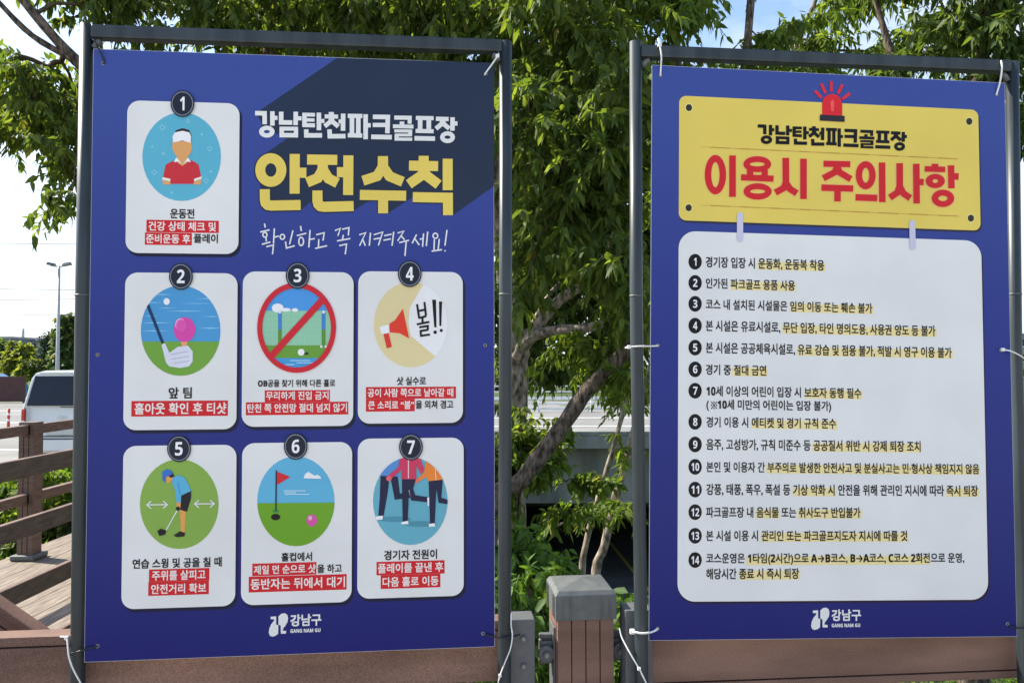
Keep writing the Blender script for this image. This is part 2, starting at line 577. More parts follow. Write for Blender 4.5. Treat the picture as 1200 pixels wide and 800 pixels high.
gx = np.concatenate([np.linspace(-900, -60, 10), np.linspace(-55, -12, 18), np.linspace(-11, 26, 112), np.linspace(28, 60, 12), np.linspace(70, 900, 10)])
gy = np.concatenate([np.linspace(-60, -3, 10), np.linspace(-2, 45, 140), np.linspace(48, 120, 12), np.linspace(150, 1200, 10)])
X, Y = np.meshgrid(gx, gy, indexing='ij')
Zg = gz(X, Y) + (0.03 * np.sin(X * 1.7) * np.cos(Y * 1.3)) * (np.abs(X) < 50) * (Y < 60)
nv = len(gy)
g = MB()
idx = np.arange(len(gx) * nv).reshape(len(gx), nv)
g.add(np.stack([X.ravel(), Y.ravel(), Zg.ravel()], 1), [(idx[i, j], idx[i + 1, j], idx[i + 1, j + 1], idx[i, j + 1])
      for i in range(len(gx) - 1) for j in range(nv - 1)], M_SOIL, True)
tag(g.build('ground'), kind='structure')

# road on the left, carried over the low path by a bridge on the right
r = MB()
r.box((-70, 11.2, ROADZ - 0.04), (-3.2, 41, ROADZ), M_ROAD)
r.box((-70, 11.0, ROADZ - 0.2), (-3.2, 11.18, ROADZ + 0.1), M_CONC)
for yy in (17.5, 26.0, 33.0):
    r.box((-70, yy, ROADZ + 0.002), (-3.2, yy + 0.16, ROADZ + 0.006), M_WHITE)
tag(r.build('road'), kind='structure')

p_ = MB()
pl = [(2.35, 31.0), (3.2, 17.0), (4.6, 6.5)]
for (a, b) in zip(pl[:-1], pl[1:]):
    def q(t, off, z): return (t[0] + off, t[1], z)
    p_.add([q(a, -1.5, LOW + 0.06), q(b, -1.5, LOW + 0.06), q(b, 2.6, LOW + 0.06), q(a, 2.6, LOW + 0.06)], [(0, 1, 2, 3)], M_PATH)
    p_.add([q(a, 0.15, LOW + 0.065), q(b, 0.15, LOW + 0.065), q(b, 0.25, LOW + 0.065), q(a, 0.25, LOW + 0.065)], [(0, 1, 2, 3)], M_YEL)
tag(p_.build('path'), kind='structure')

br = empty('concrete_bridge', 'grey stained concrete bridge carrying the road over the low path, between the two signs', 'bridge', loc=(4, 24, LOW))
def rel(mb, name, parent, **k):
    o = mb.build(name, parent, **k)
    o.matrix_parent_inverse = Matrix.Translation(-Vector(parent.location)) if parent.rotation_euler == Vector((0, 0, 0)) or True else Matrix()
    return o
b = MB(); b.box((-3.2, 18.0, -0.36), (20, 30.6, -0.05), M_CONC); b.box((-3.2, 18.0, -0.05), (20, 18.35, 0.06), M_CONC)
rel(b, 'deck_slab', br, bevel=0.02)
b = MB(); b.box((-3.2, 18.5, -1.73), (20, 19.1, -0.362), M_CONC); b.box((-3.2, 29.4, LOW - 0.2), (20, 30.0, -0.362), M_CONC)
rel(b, 'girder', br)
b = MB(); b.box((-3.6, 18.2, LOW - 0.4), (-3.2, 30.6, -0.06), M_CONC)
rel(b, 'abutment', br)
b = MB(); b.box((20, 18.2, LOW - 0.4), (20.4, 30.6, -0.06), M_CONC)
rel(b, 'abutment', br)
b = MB(); b.box((-3.2, 18.4, -0.048), (20, 30.6, -0.02), M_ROAD)
for yy in (20.4, 23.6): b.box((-3.2, yy, -0.018), (20, yy + 0.15, -0.013), M_WHITE)
rel(b, 'carriageway', br)
r = MB(); r.box((-3.2, 31.0, -0.36), (45, 41, -0.30), M_ROAD)
tag(r.build('far_road'), kind='structure')

def white_fence(name, label, a, b, z, h, n):
    f = empty(name, label, 'railing', loc=(a[0], a[1], z))
    m = MB()
    for k in (0.25, 0.6, 0.95):
        m.beam((a[0], a[1], z + h * k), (b[0], b[1], z + h * k), 0.05, 0.07, M_WHITE)
    rel(m, 'rail', f)
    for i in range(n + 1):
        t = i / n
        m = MB(); m.box((a[0] + (b[0] - a[0]) * t - 0.04, a[1] + 0.03, z), (a[0] + (b[0] - a[0]) * t + 0.04, a[1] + 0.11, z + h), M_WHITE)
        rel(m, 'post', f)
white_fence('road_railing', 'white three-bar roadside railing on the far side of the road, seen between the signs', (-2.5, 40.5), (12, 40.5), -0.3, 0.85, 7)
white_fence('bridge_railing', 'low white two-bar railing in the middle of the bridge deck', (-2.8, 26.5), (14, 26.5), -0.02, 0.5, 9)

pv = MB(); pv.box((-60, -60, -0.3), (60, -2.05, -0.02), mat('bounce_paving', (0.46, 0.445, 0.42), 0.85, 0.2, 0.12, 2))  # unseen pale ground behind the camera, added to bounce light onto the boards
tag(pv.build('bounce_pavement'), kind='structure')

# boardwalk on the left, and the platform the photographer stands on
d = MB()
for i in range(9):
    x0 = -4.36 + i * 0.2
    d.box((x0, 2.2, -0.04), (x0 + 0.193, 16, 0.0), M_DECK)
for i in range(22):
    y0 = -2.0 + i * 0.2
    d.box((-4.36, y0, -0.04), (3.4, y0 + 0.193, -0.001), M_DECK) if y0 < 2.0 else None
d.box((-4.34, -2, -0.3), (-4.30, 16, -0.05), M_RAIL2); d.box((-4.3, 2.16, -0.3), (3.4, 2.19, -0.05), M_RAIL2)
tag(d.build('deck'), kind='structure')


# ------------------------------------------------------------------ boardwalk railings at the left
def side_railing(label, X0, y0, y1, posts, rails, thick, tall):
    rr = empty('boardwalk_railing', label, 'railing', 'timber railings along the boardwalk', loc=(X0, y0, 0))
    for py in posts:
        m = MB(); m.box((X0 - 0.065, py - 0.065, 0.0), (X0 + 0.065, py + 0.065, 1.17), M_RAIL2)
        for gx_ in (-0.022, 0.022): m.box((X0 + gx_ - 0.003, py - 0.0665, 0.06), (X0 + gx_ + 0.003, py - 0.064, 1.15), M_GROOVE)
        po = rel(m, 'post', rr, bevel=0.006)
        m = MB(); m.box((X0 - 0.105, py - 0.105, 0.001), (X0 + 0.105, py + 0.105, 0.05), M_CAP)
        rel2(m, 'base_plate', po, rr, bevel=0.015)
        for z in rails:
            m = MB(); m.box((X0 - 0.03, py - 0.085, z - 0.04), (X0 + 0.03, py - 0.066, z + 0.05), M_BRKT)
            rel2(m, 'bracket', po, rr)
    for z in rails:
        m = MB()
        m.box((X0 + 0.066 if thick > 0 else X0 - 0.03, y0, z - tall / 2), (X0 + 0.066 + abs(thick) if thick > 0 else X0 + 0.03, y1, z + tall / 2), M_RAIL2)
        rel(m, 'rail', rr, bevel=0.006)


def rel2(mb, name, part, root, **k):
    return mb.build(name, part, **k)      # the part itself already sits in world space


side_railing('far timber railing with a post in view in front of the white van', -4.15, 1.2, 15.5,
             (3.6, 6.5, 9.4, 12.3, 15.2), (1.105, 0.52), -1, 0.085)
side_railing('near timber railing of the boardwalk with broad planks beside the left sign', -2.66, 2.75, 15.5,
             (7.2, 9.6, 12.0, 14.4), (1.115, 0.80, 0.472, 0.11), 0.035, 0.10)


# ------------------------------------------------------------------ railing under the signs
def oriented(sheet, mb, name, parent, **k):
    return mb.build(name, parent, **k)


def base_empty(name, label, cat, sheet, group=None):
    return empty(name, label, cat, group, matrix=sheet.M)


SA0 = Sheet(plane_matrix((-1.03589, 1.8381, 0.0), 0.09502, 0, 0))
SB0 = Sheet(plane_matrix((0.34668, 1.9364, 0.0), 0.0807, 0, 0))


def bolt(mb, x, y, z, r=0.008):
    n = 16
    for rr, yy, m in ((r, y, M_BRKT), (r * 0.62, y - 0.003, M_BOLT)):
        vs = [(x + rr * math.cos(2 * math.pi * i / n), yy - 0.004, z + rr * math.sin(2 * math.pi * i / n)) for i in range(n)]
        vs += [(x + rr * math.cos(2 * math.pi * i / n), yy + 0.004, z + rr * math.sin(2 * math.pi * i / n)) for i in range(n)]
        mb.add(vs, [tuple(range(n))] + [(i, i + n, (i + 1) % n + n, (i + 1) % n) for i in range(n)], m)


def sign_railing(label, sheet, x0, x1, ztop, zbot, zgroove, bx0, bx1, bztop, off):
    t = 0.055
    rl = base_empty('composite_railing', label, 'railing', sheet, 'brown railings carrying the signs')
    m = MB(); m.box((x0, off, zgroove + 0.002), (x1, off + t, ztop), M_RAIL)
    m.box((x0, off + 0.004, zgroove - 0.002), (x1, off + t - 0.004, zgroove + 0.002), M_GROOVE)
    m.box((x0, off, zbot), (x1, off + t, zgroove - 0.002), M_RAIL)
    m.build('top_rail', rl, bevel=0.002)
    m = MB()
    for zz in (0.62, 0.44, 0.26): m.box((x0, off + 0.01, zz - 0.05), (x1, off + 0.045, zz + 0.05), M_RAIL)
    m.build('lower_rail', rl, bevel=0.003)
    m = MB(); m.box((bx0, off - 0.012, 0.12), (bx1, off + 0.058, bztop), M_BRKT)
    br_ = m.build('end_bracket', rl, bevel=0.003)
    for zz in (bztop - 0.048, bztop - 0.118):
        m = MB(); bolt(m, (bx0 * 0.45 + bx1 * 0.55), off - 0.013, zz, 0.008); m.build('bolt', br_)
    return rl


va = SA0.uv(60, 745.5, 0.04)[1]; vg = SA0.uv(60, 757.5, 0.04)[1]
bxa = SA0.uv(597, 760, 0.03)[0], SA0.uv(627, 760, 0.03)[0]
bz = SA0.uv(612, 725.5, 0.03)[1]
sign_railing('brown speckled composite railing under the left sign, ending in a grey bracket with two bolts', SA0,
             -2.9, bxa[0], va, va - 0.155, vg, bxa[0], bxa[1], bz, 0.042)
vb = SB0.uv(1170, 797, 0.04)[1]; vg2 = SB0.uv(1170, 787.5, 0.04)[1]
bxb = SB0.uv(734, 760, 0.03)[0], SB0.uv(766, 760, 0.03)[0]
sign_railing('brown speckled composite railing under the right sign, its grey end bracket behind the pipe', SB0,
             bxb[1], 2.6, vb + 0.158, vb, vg2, bxb[0], bxb[1], SB0.uv(745, 716, 0.03)[1], 0.05)

# slanting handrail of the ramp behind the corner
m = MB()
hr = empty('ramp_handrail', 'brown plank handrail slanting down behind the left railing corner', 'handrail', loc=(-1.85, 2.95, 0))
pa, pb = at(-150, 600, 2.10), at(58, 743, 2.10)
m.beam(pa - np.array([0, 0, .012]), pb - np.array([0, 0, .012]), 0.05, 0.02, M_RAIL)
rel(m, 'top_plank', hr, bevel=0.003)
m = MB(); m.beam(pa - np.array([0, 0, .155]), pb - np.array([0, 0, .155]), 0.036, 0.25, M_RAIL)
for gz_ in (.055, .075): m.beam(pa - np.array([0, .0175, gz_]), pb - np.array([0, .0175, gz_]), 0.003, 0.004, M_GROOVE)
rel(m, 'side_plank', hr, bevel=0.001)
m = MB(); c_ = pa + (pb - pa) * 0.06
m.box((c_[0] - 0.06, c_[1] - 0.06, 0), (c_[0] + 0.06, c_[1] + 0.06, c_[2] - 0.33), M_RAIL)
rel(m, 'post', hr, bevel=0.004)

# ------------------------------------------------------------------ the post between the signs
PC = SA0.world(686.5, 720, 0.035)
PM = Matrix.Translation((PC[0], PC[1], 0)) @ Matrix.Rotation(0.10, 4, 'Z')
gp = empty('railing_post', 'brown plank-clad post with grey pyramid cap standing between the two signs', 'post', matrix=PM)
hw = 0.0755
m = MB()
m.box((-hw + 0.004, 0.004, 0.02), (hw - 0.004, 2 * hw - 0.004, 0.985), M_GROOVE)
for i in range(4):
    x0 = -hw + i * (2 * hw / 4)
    m.box((x0 + 0.0012, 0, 0.02), (x0 + 2 * hw / 4 - 0.0012, 0.02, 0.984), M_RAIL)
    m.box((x0 + 0.0012, 2 * hw - 0.02, 0.02), (x0 + 2 * hw / 4 - 0.0012, 2 * hw, 0.984), M_RAIL)
for i in range(4):
    y0 = 0.021 + i * (2 * hw - 0.042) / 4; y1 = 0.021 + (i + 1) * (2 * hw - 0.042) / 4
    m.box((-hw, y0 + 0.001, 0.02), (-hw + 0.02, y1 - 0.001, 0.984), M_RAIL)
    m.box((hw - 0.02, y0 + 0.001, 0.02), (hw, y1 - 0.001, 0.984), M_RAIL)
m.build('shaft', gp, bevel=0.0015)
m = MB()
cw = 0.081; z0, z1, z2 = 0.983, 1.047, 1.058
ct = 0.071
lo = [(-cw, -0.006, z0), (cw, -0.006, z0), (cw, 2 * hw + 0.006, z0), (-cw, 2 * hw + 0.006, z0)]
md = [(x, y, z1) for x, y, _ in lo]
ins = 0.009
tp = [(-cw + ins, -0.006 + ins, z2), (cw - ins, -0.006 + ins, z2), (cw - ins, 2 * hw + 0.006 - ins, z2), (-cw + ins, 2 * hw + 0.006 - ins, z2)]
ap = [(0, hw, z2 + 0.014)]
m.add(lo + md + tp + ap, [(3, 2, 1, 0)] + [(i, (i + 1) % 4, 4 + (i + 1) % 4, 4 + i) for i in range(4)] +
      [(4 + i, 4 + (i + 1) % 4, 8 + (i + 1) % 4, 8 + i) for i in range(4)] + [(8 + i, 8 + (i + 1) % 4, 12) for i in range(4)], M_CAP)
for x in (-0.062, -0.042, 0.042, 0.062):
    m.box((x - 0.0022, -0.0085, z0 + 0.002), (x + 0.0022, -0.006, z1 - 0.004), M_CAP)
    m.box((-cw - 0.0025, hw + x - 0.0022, z0 + 0.002), (-cw, hw + x + 0.0022, z1 - 0.004), M_CAP)
m.build('cap', gp, bevel=0.0015)
for sgn in (-1, 1):
    m = MB()
    m.box((sgn * hw - (0.006 if sgn < 0 else 0), 0.03, 0.72), (sgn * hw + (0.006 if sgn > 0 else 0), 0.10, 0.955), M_BRKT)
    hg = m.build('hinge_plate', gp, bevel=0.002)
    zc = 0.885
    m = MB()
    xa = sgn * (hw + 0.006); xb = sgn * (hw + 0.040)
    m.box((min(xa, xb), 0.045, zc - 0.03), (max(xa, xb), 0.075, zc + 0.03), M_BRKT)
    n = 20; cx_ = sgn * (hw + 0.024)
    for yy0, yy1, rr in ((0.03, 0.045, 0.022),):
        vs = [(cx_ + rr * math.cos(2 * math.pi * i / n), yy0, zc + rr * math.sin(2 * math.pi * i / n)) for i in range(n)]
        vs += [(cx_ + rr * math.cos(2 * math.pi * i / n), yy1, zc + rr * math.sin(2 * math.pi * i / n)) for i in range(n)]
        m.add(vs, [tuple(range(n)), tuple(range(2 * n - 1, n - 1, -1))] + [(i, i + n, (i + 1) % n + n, (i + 1) % n) for i in range(n)], M_BRKT)
    m.box((min(xa, xb) - 0.0, 0.05, zc + 0.034), (max(xa, xb), 0.07, zc + 0.046), M_BRKT)
    m.build('hinge_arm', hg, bevel=0.003)
    m = MB(); bolt(m, cx_, 0.028, zc, 0.010); m.build('bolt', hg)


# ------------------------------------------------------------------ pipe frames
def frame(label, sheet, lp, rp, bar, top_pad, joints, off=0.012, rad=0.0168):
    fr = empty('pipe_frame', label, 'sign frame', 'grey pipe frames holding the notice boards', matrix=Matrix.Translation(Vector(sheet.world(*lp[-1], off) * np.array([1, 1, 0]))))
    lo = Vector(fr.matrix_world.translation)
    def b(mb, name, parent=None, **k):
        o = mb.build(name, parent or fr, **k); o.matrix_parent_inverse = Matrix.Translation(-lo) if parent is None else Matrix()
        return o
    for pts, jy in ((lp, joints[0]), (rp, joints[1])):
        ws = [sheet.world(x, y, off) for x, y in pts]
        dn = (ws[-1] - ws[-2]) / np.linalg.norm(ws[-1] - ws[-2])
        ws.append(ws[-1] + dn * ((ws[-1][2] - 0.0) / -dn[2]))
        m = MB(); m.tube(ws, rad, M_PIPE, 24)
        o = b(m, 'upright')
        # sleeve where two lengths of pipe meet
        for k in range(len(pts) - 1):
            if pts[k][1] < jy <= pts[k + 1][1]:
                t = (jy - pts[k][1]) / (pts[k + 1][1] - pts[k][1])
                c = ws[k] + (ws[k + 1] - ws[k]) * t; dd = (ws[k + 1] - ws[k]) / np.linalg.norm(ws[k + 1] - ws[k])
                m = MB(); m.tube([c, c + dd * 0.004], rad + 0.0012, M_BRKT, 24)
                b(m, 'joint_ring', o)
    a = sheet.world(*bar[0], off); c = sheet.world(*bar[1], off)
    dd = (c - a) / np.linalg.norm(c - a)
    m = MB(); m.beam(a + dd * rad * .8, c - dd * rad * .8, rad * 1.9, rad * 2.0, M_PIPE); b(m, 'crossbar', bevel=0.005)
    for e, s in ((a, 1), (c, -1)):
        m = MB()
        q = e + dd * s * (rad + 0.012) - np.array([0, 0, rad + 0.010])
        m.tube([q + dd * s * 0.008 + np.array([0, -0.006, 0.004]), q + np.array([0, -0.006, 0.0]), q - dd * s * 0.008 + np.array([0, -0.006, -0.014])], 0.0075, M_BRKT, 10)
        b(m, 'corner_clamp')
    return fr


frame('grey steel pipe frame round the left safety sign', SA,
      [(102.5, 30), (97, 345), (91, 800)], [(592.5, 50), (592.5, 345), (591, 800)], [(102, 38.5), (594, 56)], 0, (345, 344))
frame('grey steel pipe frame round the right rules sign', SB,
      [(744.8, 50), (745.5, 346), (752, 800)], [(1186, 74), (1189.5, 400), (1200.5, 790)], [(744, 61.5), (1187, 79.5)], 0, (346, 345))


# ------------------------------------------------------------------ cable ties
def tie(label, pts, wd, m, head=None, group='cable ties holding the signs', kind_white=True):
    pts = [np.array(p) for p in pts]
    t = empty('cable_tie', label, 'cable tie', group, loc=pts[0])
    # smooth the path
    P = []
    n = len(pts)
    for i in range(n - 1):
        p0 = pts[max(i - 1, 0)]; p1 = pts[i]; p2 = pts[i + 1]; p3 = pts[min(i + 2, n - 1)]
        for k in range(6):
            s = k / 6
            P.append(0.5 * ((2 * p1) + (-p0 + p2) * s + (2 * p0 - 5 * p1 + 4 * p2 - p3) * s * s + (-p0 + 3 * p1 - 3 * p2 + p3) * s ** 3))
    P.append(pts[-1])
    mb = MB(); mb.tube(P, wd * 0.42, m, 8)
    rel(mb, 'strap', t)
    if head is not None:
        h = pts[head]; mb = MB(); r = wd * 0.95
        mb.box((h[0] - r, h[1] - r * 0.8, h[2] - r), (h[0] + r, h[1] + r * 0.8, h[2] + r), m)
        rel(mb, 'head', t, bevel=r * 0.35)
    return t


F_ = -0.022   # just in front of pipe and sheet
tie('black cable tie at the top left corner of the left sign', [SA.world(104, 44, 0.03), SA.world(110, 47, -0.016), SA.world(116, 58, -0.008), SA.world(122, 73, -0.003), SA.world(121, 76, 0.004)], 0.0050, M_TIEK)
tie('white cable tie with knob at the top right corner of the left sign', [SA.world(585, 60, 0.02), SA.world(583, 66, -0.010), SA.world(577, 75, -0.008), SA.world(569, 86, -0.003), SA.world(568, 89, 0.004)], 0.0052, M_TIEW, 1)
tie('black cable tie round the left pipe at the bottom left of the left sign', [SA.world(81, 766, 0.02), SA.world(84, 765, -0.002), SA.world(95, 762, -0.012), SA.world(104, 759, -0.006), SA.world(112, 757, -0.003), SA.world(114, 756, 0.004)], 0.0056, M_TIEK)
tie('black cable tie crossing the pipe at the bottom right of the left sign', [SA.world(567, 742, 0.004), SA.world(570, 743.5, -0.004), SA.world(582, 746, -0.008), SA.world(592, 747, -0.012), SA.world(601, 745, -0.004), SA.world(609, 743, 0.02)], 0.0056, M_TIEK)
tie('long white plastic tie hanging down the left pipe of the left sign', [SA.world(71, 745.5, 0.03), SA.world(78, 747, 0.006), SA.world(79.5, 758, -0.006), SA.world(81, 770, -0.010), SA.world(86, 784, -0.014), SA.world(94, 799, -0.014), SA.world(100, 812, -0.012)], 0.0046, M_TIEW, 1)
tie('long white tie hanging beside the grey bracket right of the left sign', [SA.world(599, 718, 0.0), SA.world(599, 732, -0.006), SA.world(600.5, 744, -0.016), SA.world(598, 760, -0.018), SA.world(592, 775, -0.016), SA.world(586, 791, -0.012), SA.world(582, 806, -0.010)], 0.0040, M_TIEW, 5)
tie('white cable tie over the crossbar at the top left of the right sign', [SB.world(771, 46, 0.012), SB.world(773, 53, -0.012), SB.world(775, 65, -0.014), SB.world(774.5, 78, -0.006), SB.world(774, 87, -0.003), SB.world(774, 90, 0.004)], 0.0054, M_TIEW, 1)
tie('white cable tie over the crossbar at the top right of the right sign', [SB.world(1167, 71, 0.025), SB.world(1173, 72, -0.004), SB.world(1174, 82, -0.012), SB.world(1171.5, 98, -0.008), SB.world(1168, 110, -0.003), SB.world(1168, 112, 0.004)], 0.0056, M_TIEW)
tie('white cable tie crossing the left pipe halfway up the right sign', [SB.world(733, 407.5, 0.0), SB.world(737, 406.5, -0.010), SB.world(750, 405.5, -0.014), SB.world(762, 405.5, -0.006), SB.world(770, 405, -0.003), SB.world(771.5, 404, 0.004)], 0.0050, M_TIEW, 1)
tie('white cable tie halfway up the right edge of the right sign', [SB.world(1172, 410, 0.004), SB.world(1175, 409.5, -0.006), SB.world(1185, 411.5, -0.014), SB.world(1196, 417, -0.008), SB.world(1206, 424, 0.01)], 0.0050, M_TIEW, 1)
tie('white cable tie round the left pipe at the bottom left of the right sign', [SB.world(741, 739.5, 0.0), SB.world(743, 740, -0.008), SB.world(752, 741.5, -0.016), SB.world(762, 740.5, -0.008), SB.world(769, 737.5, -0.003), SB.world(771, 735, 0.004)], 0.0066, M_TIEW, 0)
tie('black cable tie at the bottom right corner of the right sign', [SB.world(1180.5, 730, 0.004), SB.world(1184, 733.5, -0.004), SB.world(1191, 735, -0.008), SB.world(1200, 735, -0.010), SB.world(1207, 733, 0.01)], 0.0056, M_TIEK)
tie('long bluish white tie slanting from the post to the pipe left of the right sign', [SB.world(726, 736, 0.03), SB.world(729, 747, 0.02), SB.world(738, 764, 0.0), SB.world(749, 783, -0.012), SB.world(756, 797, -0.014), SB.world(764, 814, -0.012)], 0.0046, M_TIEW, 3)


# ------------------------------------------------------------------ left notice board
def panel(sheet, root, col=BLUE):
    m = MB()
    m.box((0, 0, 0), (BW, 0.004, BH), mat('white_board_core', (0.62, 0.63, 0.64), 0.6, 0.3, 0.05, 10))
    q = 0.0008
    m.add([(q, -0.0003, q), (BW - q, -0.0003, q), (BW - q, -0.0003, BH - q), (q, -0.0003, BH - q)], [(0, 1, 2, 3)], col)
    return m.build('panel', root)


def eyelet(sheet, px, py, root, r=0.005):
    u, v = sheet.uv(px, py)
    m = MB(); n = 18
    ring = lambda rr, y: [(u + rr * math.cos(2 * math.pi * i / n), y, v + rr * math.sin(2 * math.pi * i / n)) for i in range(n)]
    vs = ring(r, -0.0005) + ring(r * 0.8, -0.0022) + ring(r * 0.45, -0.0008)
    fs = [(i, (i + 1) % n, n + (i + 1) % n, n + i) for i in range(n)] + [(n + i, n + (i + 1) % n, 2 * n + (i + 1) % n, 2 * n + i) for i in range(n)]
    m.add(vs, fs, M_BOLT, True)
    m.add([(a, -0.0007, c) for a, b, c in ring(r * 0.46, 0)], [tuple(range(n))], M_TIEK)
    return m.build('eyelet', root)


nb = empty('notice_board', 'blue safety notice with seven white picture cards and a big yellow title', 'notice board', 'blue notice boards tied in pipe frames', matrix=SA.M)
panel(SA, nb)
for e in ((568.5, 404.5), (114.5, 415.5), (121, 74.5), (569.5, 86.5), (114.3, 756.5), (566, 741.8)): eyelet(SA, *e, nb)

# dark long shadow printed behind the title
p = Print(SA)
p.poly([(395, 68.2), (579.1, 74), (578.9, 218), (532, 251.5), (519, 238), (486, 237), (484, 231), (455.5, 249.3), (443, 249), (443, 236), (430.7, 236.4),
        (415.6, 246.5), (413, 246), (395, 241), (366, 236), (363.6, 237), (353, 246), (350, 240), (310, 240), (306, 224), (303, 206), (302, 190),
        (308, 182), (336, 163), (330, 159), (322, 156), (307, 150), (307, 144), (300, 134), (307.6, 127.6)], 0, ink(34, 46, 68))
p.build('title_backdrop', nb)

p = Print(SA)
draw_title(p, 3, WHITE)
p.build('title', nb)

AJ = [('o', (200, 262), (162, 175, 58, 70)), ('s', [(449, 95), (448, 508)]), ('s', [(480, 290), (570, 291)]), ('s', [(137, 462), (138, 570), (146, 605), (168, 626), (205, 632), (510, 626)]),
      ('s', [(578, 153), (892, 157)]), ('s', [(741, 190), (738, 260), (690, 345), (578, 392)]), ('s', [(739, 190), (745, 260), (800, 350), (894, 398)]),
      ('s', [(1008, 110), (1005, 522)]), ('s', [(888, 285), (980, 285)]), ('s', [(685, 475), (686, 583), (694, 618), (716, 639), (753, 645), (1062, 637)])]
SC = [('s', [(300, 118), (298, 230), (240, 325), (92, 374)]), ('s', [(301, 118), (303, 230), (370, 328), (508, 385)]), ('s', [(60, 521), (542, 530)]), ('s', [(302, 540), (302, 712)]),
      ('s', [(725, 115), (725, 200)]), ('s', [(572, 216), (875, 222)]), ('s', [(726, 225), (715, 310), (570, 410)]), ('s', [(724, 225), (742, 310), (880, 415)]),
      ('s', [(975, 145), (975, 472)]), ('s', [(612, 544), (977, 550), (978, 732)])]
p = Print(SA)
for gr, lv, m_ in ((26, 1, ink(36, 42, 58)), (0, 2, YELL)):
    draw_glyphs(p, (295, 170, 8.892), AJ, 105, lv, m_, gr)
    draw_glyphs(p, (415, 170, 8.892), SC, 104, lv, m_, gr)
p.build('headline', nb)

p = Print(SA).at(295, 250, 5)
HW = [[(75, 60), (80, 84)], [(50, 110), (105, 97)], [(84, 142), (86, 165)], [(60, 182), (110, 168)], [(133, 88), (128, 178)], [(131, 140), (160, 134)], [(86, 196), (128, 186), (122, 240)],
      [(242, 100), (222, 182)], [(198, 165), (204, 204), (252, 190)], [(286, 74), (291, 104)], [(265, 131), (320, 117)], [(342, 98), (335, 200)], [(338, 154), (370, 148)],
      [(378, 126), (425, 114), (418, 160)], [(393, 152), (391, 200)], [(372, 206), (442, 190)],
      [(488, 102), (520, 88), (505, 132)], [(530, 94), (570, 84), (566, 130)], [(537, 126), (532, 152)], [(500, 162), (578, 148)], [(513, 190), (556, 180), (548, 240)],
      [(630, 126), (668, 114), (632, 190)], [(650, 152), (666, 190)], [(696, 114), (689, 190)], [(715, 126), (768, 110), (742, 188)], [(714, 152), (758, 144)],
      [(776, 132), (820, 122)], [(772, 158), (816, 150)], [(832, 108), (822, 190)], [(855, 116), (892, 104), (855, 162)], [(875, 132), (896, 156)], [(864, 172), (922, 158)], [(905, 166), (898, 250)],
      [(966, 124), (940, 176)], [(956, 150), (982, 186)], [(985, 152), (1006, 148)], [(1007, 118), (1001, 196)], [(1031, 108), (1023, 192)],
      [(1070, 152), (1068, 214)], [(1099, 150), (1092, 214)], [(1054, 222), (1115, 213)], [(1144, 98), (1132, 190)], [(1129, 220), (1136, 220)]]
for s_ in HW: p.stroke(s_, 8.2, 1, WHITE)
for c_, a_, b_ in (((78, 126), 12, 14), ((180, 138), 13, 14), ((290, 165), 14, 24), ((1076, 132), 14, 15)): p.ring(c_, a_ + 4, b_ + 4, a_ - 4, b_ - 4, 1, WHITE, 24)
p.build('handwritten_line', nb)


def emblem(p, ox, oy, sx_, sy_, slope=0.0):
    def T(q): return (ox + q[0] * sx_, oy + q[1] * sy_ + q[0] * slope)
    p.at(0, 0, 1)
    for q in ([(108, 182), (205, 175), (205, 320), (245, 330), (240, 480), (200, 515), (140, 532), (95, 515), (75, 460), (85, 390), (120, 310), (168, 255), (172, 228), (110, 225)],
              [(245, 180), (290, 135), (350, 122), (400, 150), (415, 210), (405, 280), (370, 340), (330, 390), (320, 430), (382, 435), (378, 482), (288, 482), (285, 340), (245, 320)]):
        p.poly([T(a) for a in q], 1, WHITE)
    a = T((455, 258)); b = T((1000, 258)); p.text('강남구', a[0], b[0], (a[1] + b[1]) / 2 - 0.5, 212 * sy_, 1, WHITE, 0.03)
    a = T((455, 435)); b = T((985, 435)); p.text('GANG NAM GU', a[0], b[0], (a[1] + b[1]) / 2, 66 * sy_, 1, WHITE, 0.02)


p = Print(SA); emblem(p, 310, 710, 1 / 15, 1 / 15, -0.0012); p.build('emblem', nb)

Z1, Z3, Z4, Z5, Z6 = (80, 20, 2.758), (130, 300, 3.81), (400, 300, 3.81), (130, 500, 3.638), (400, 500, 3.636)
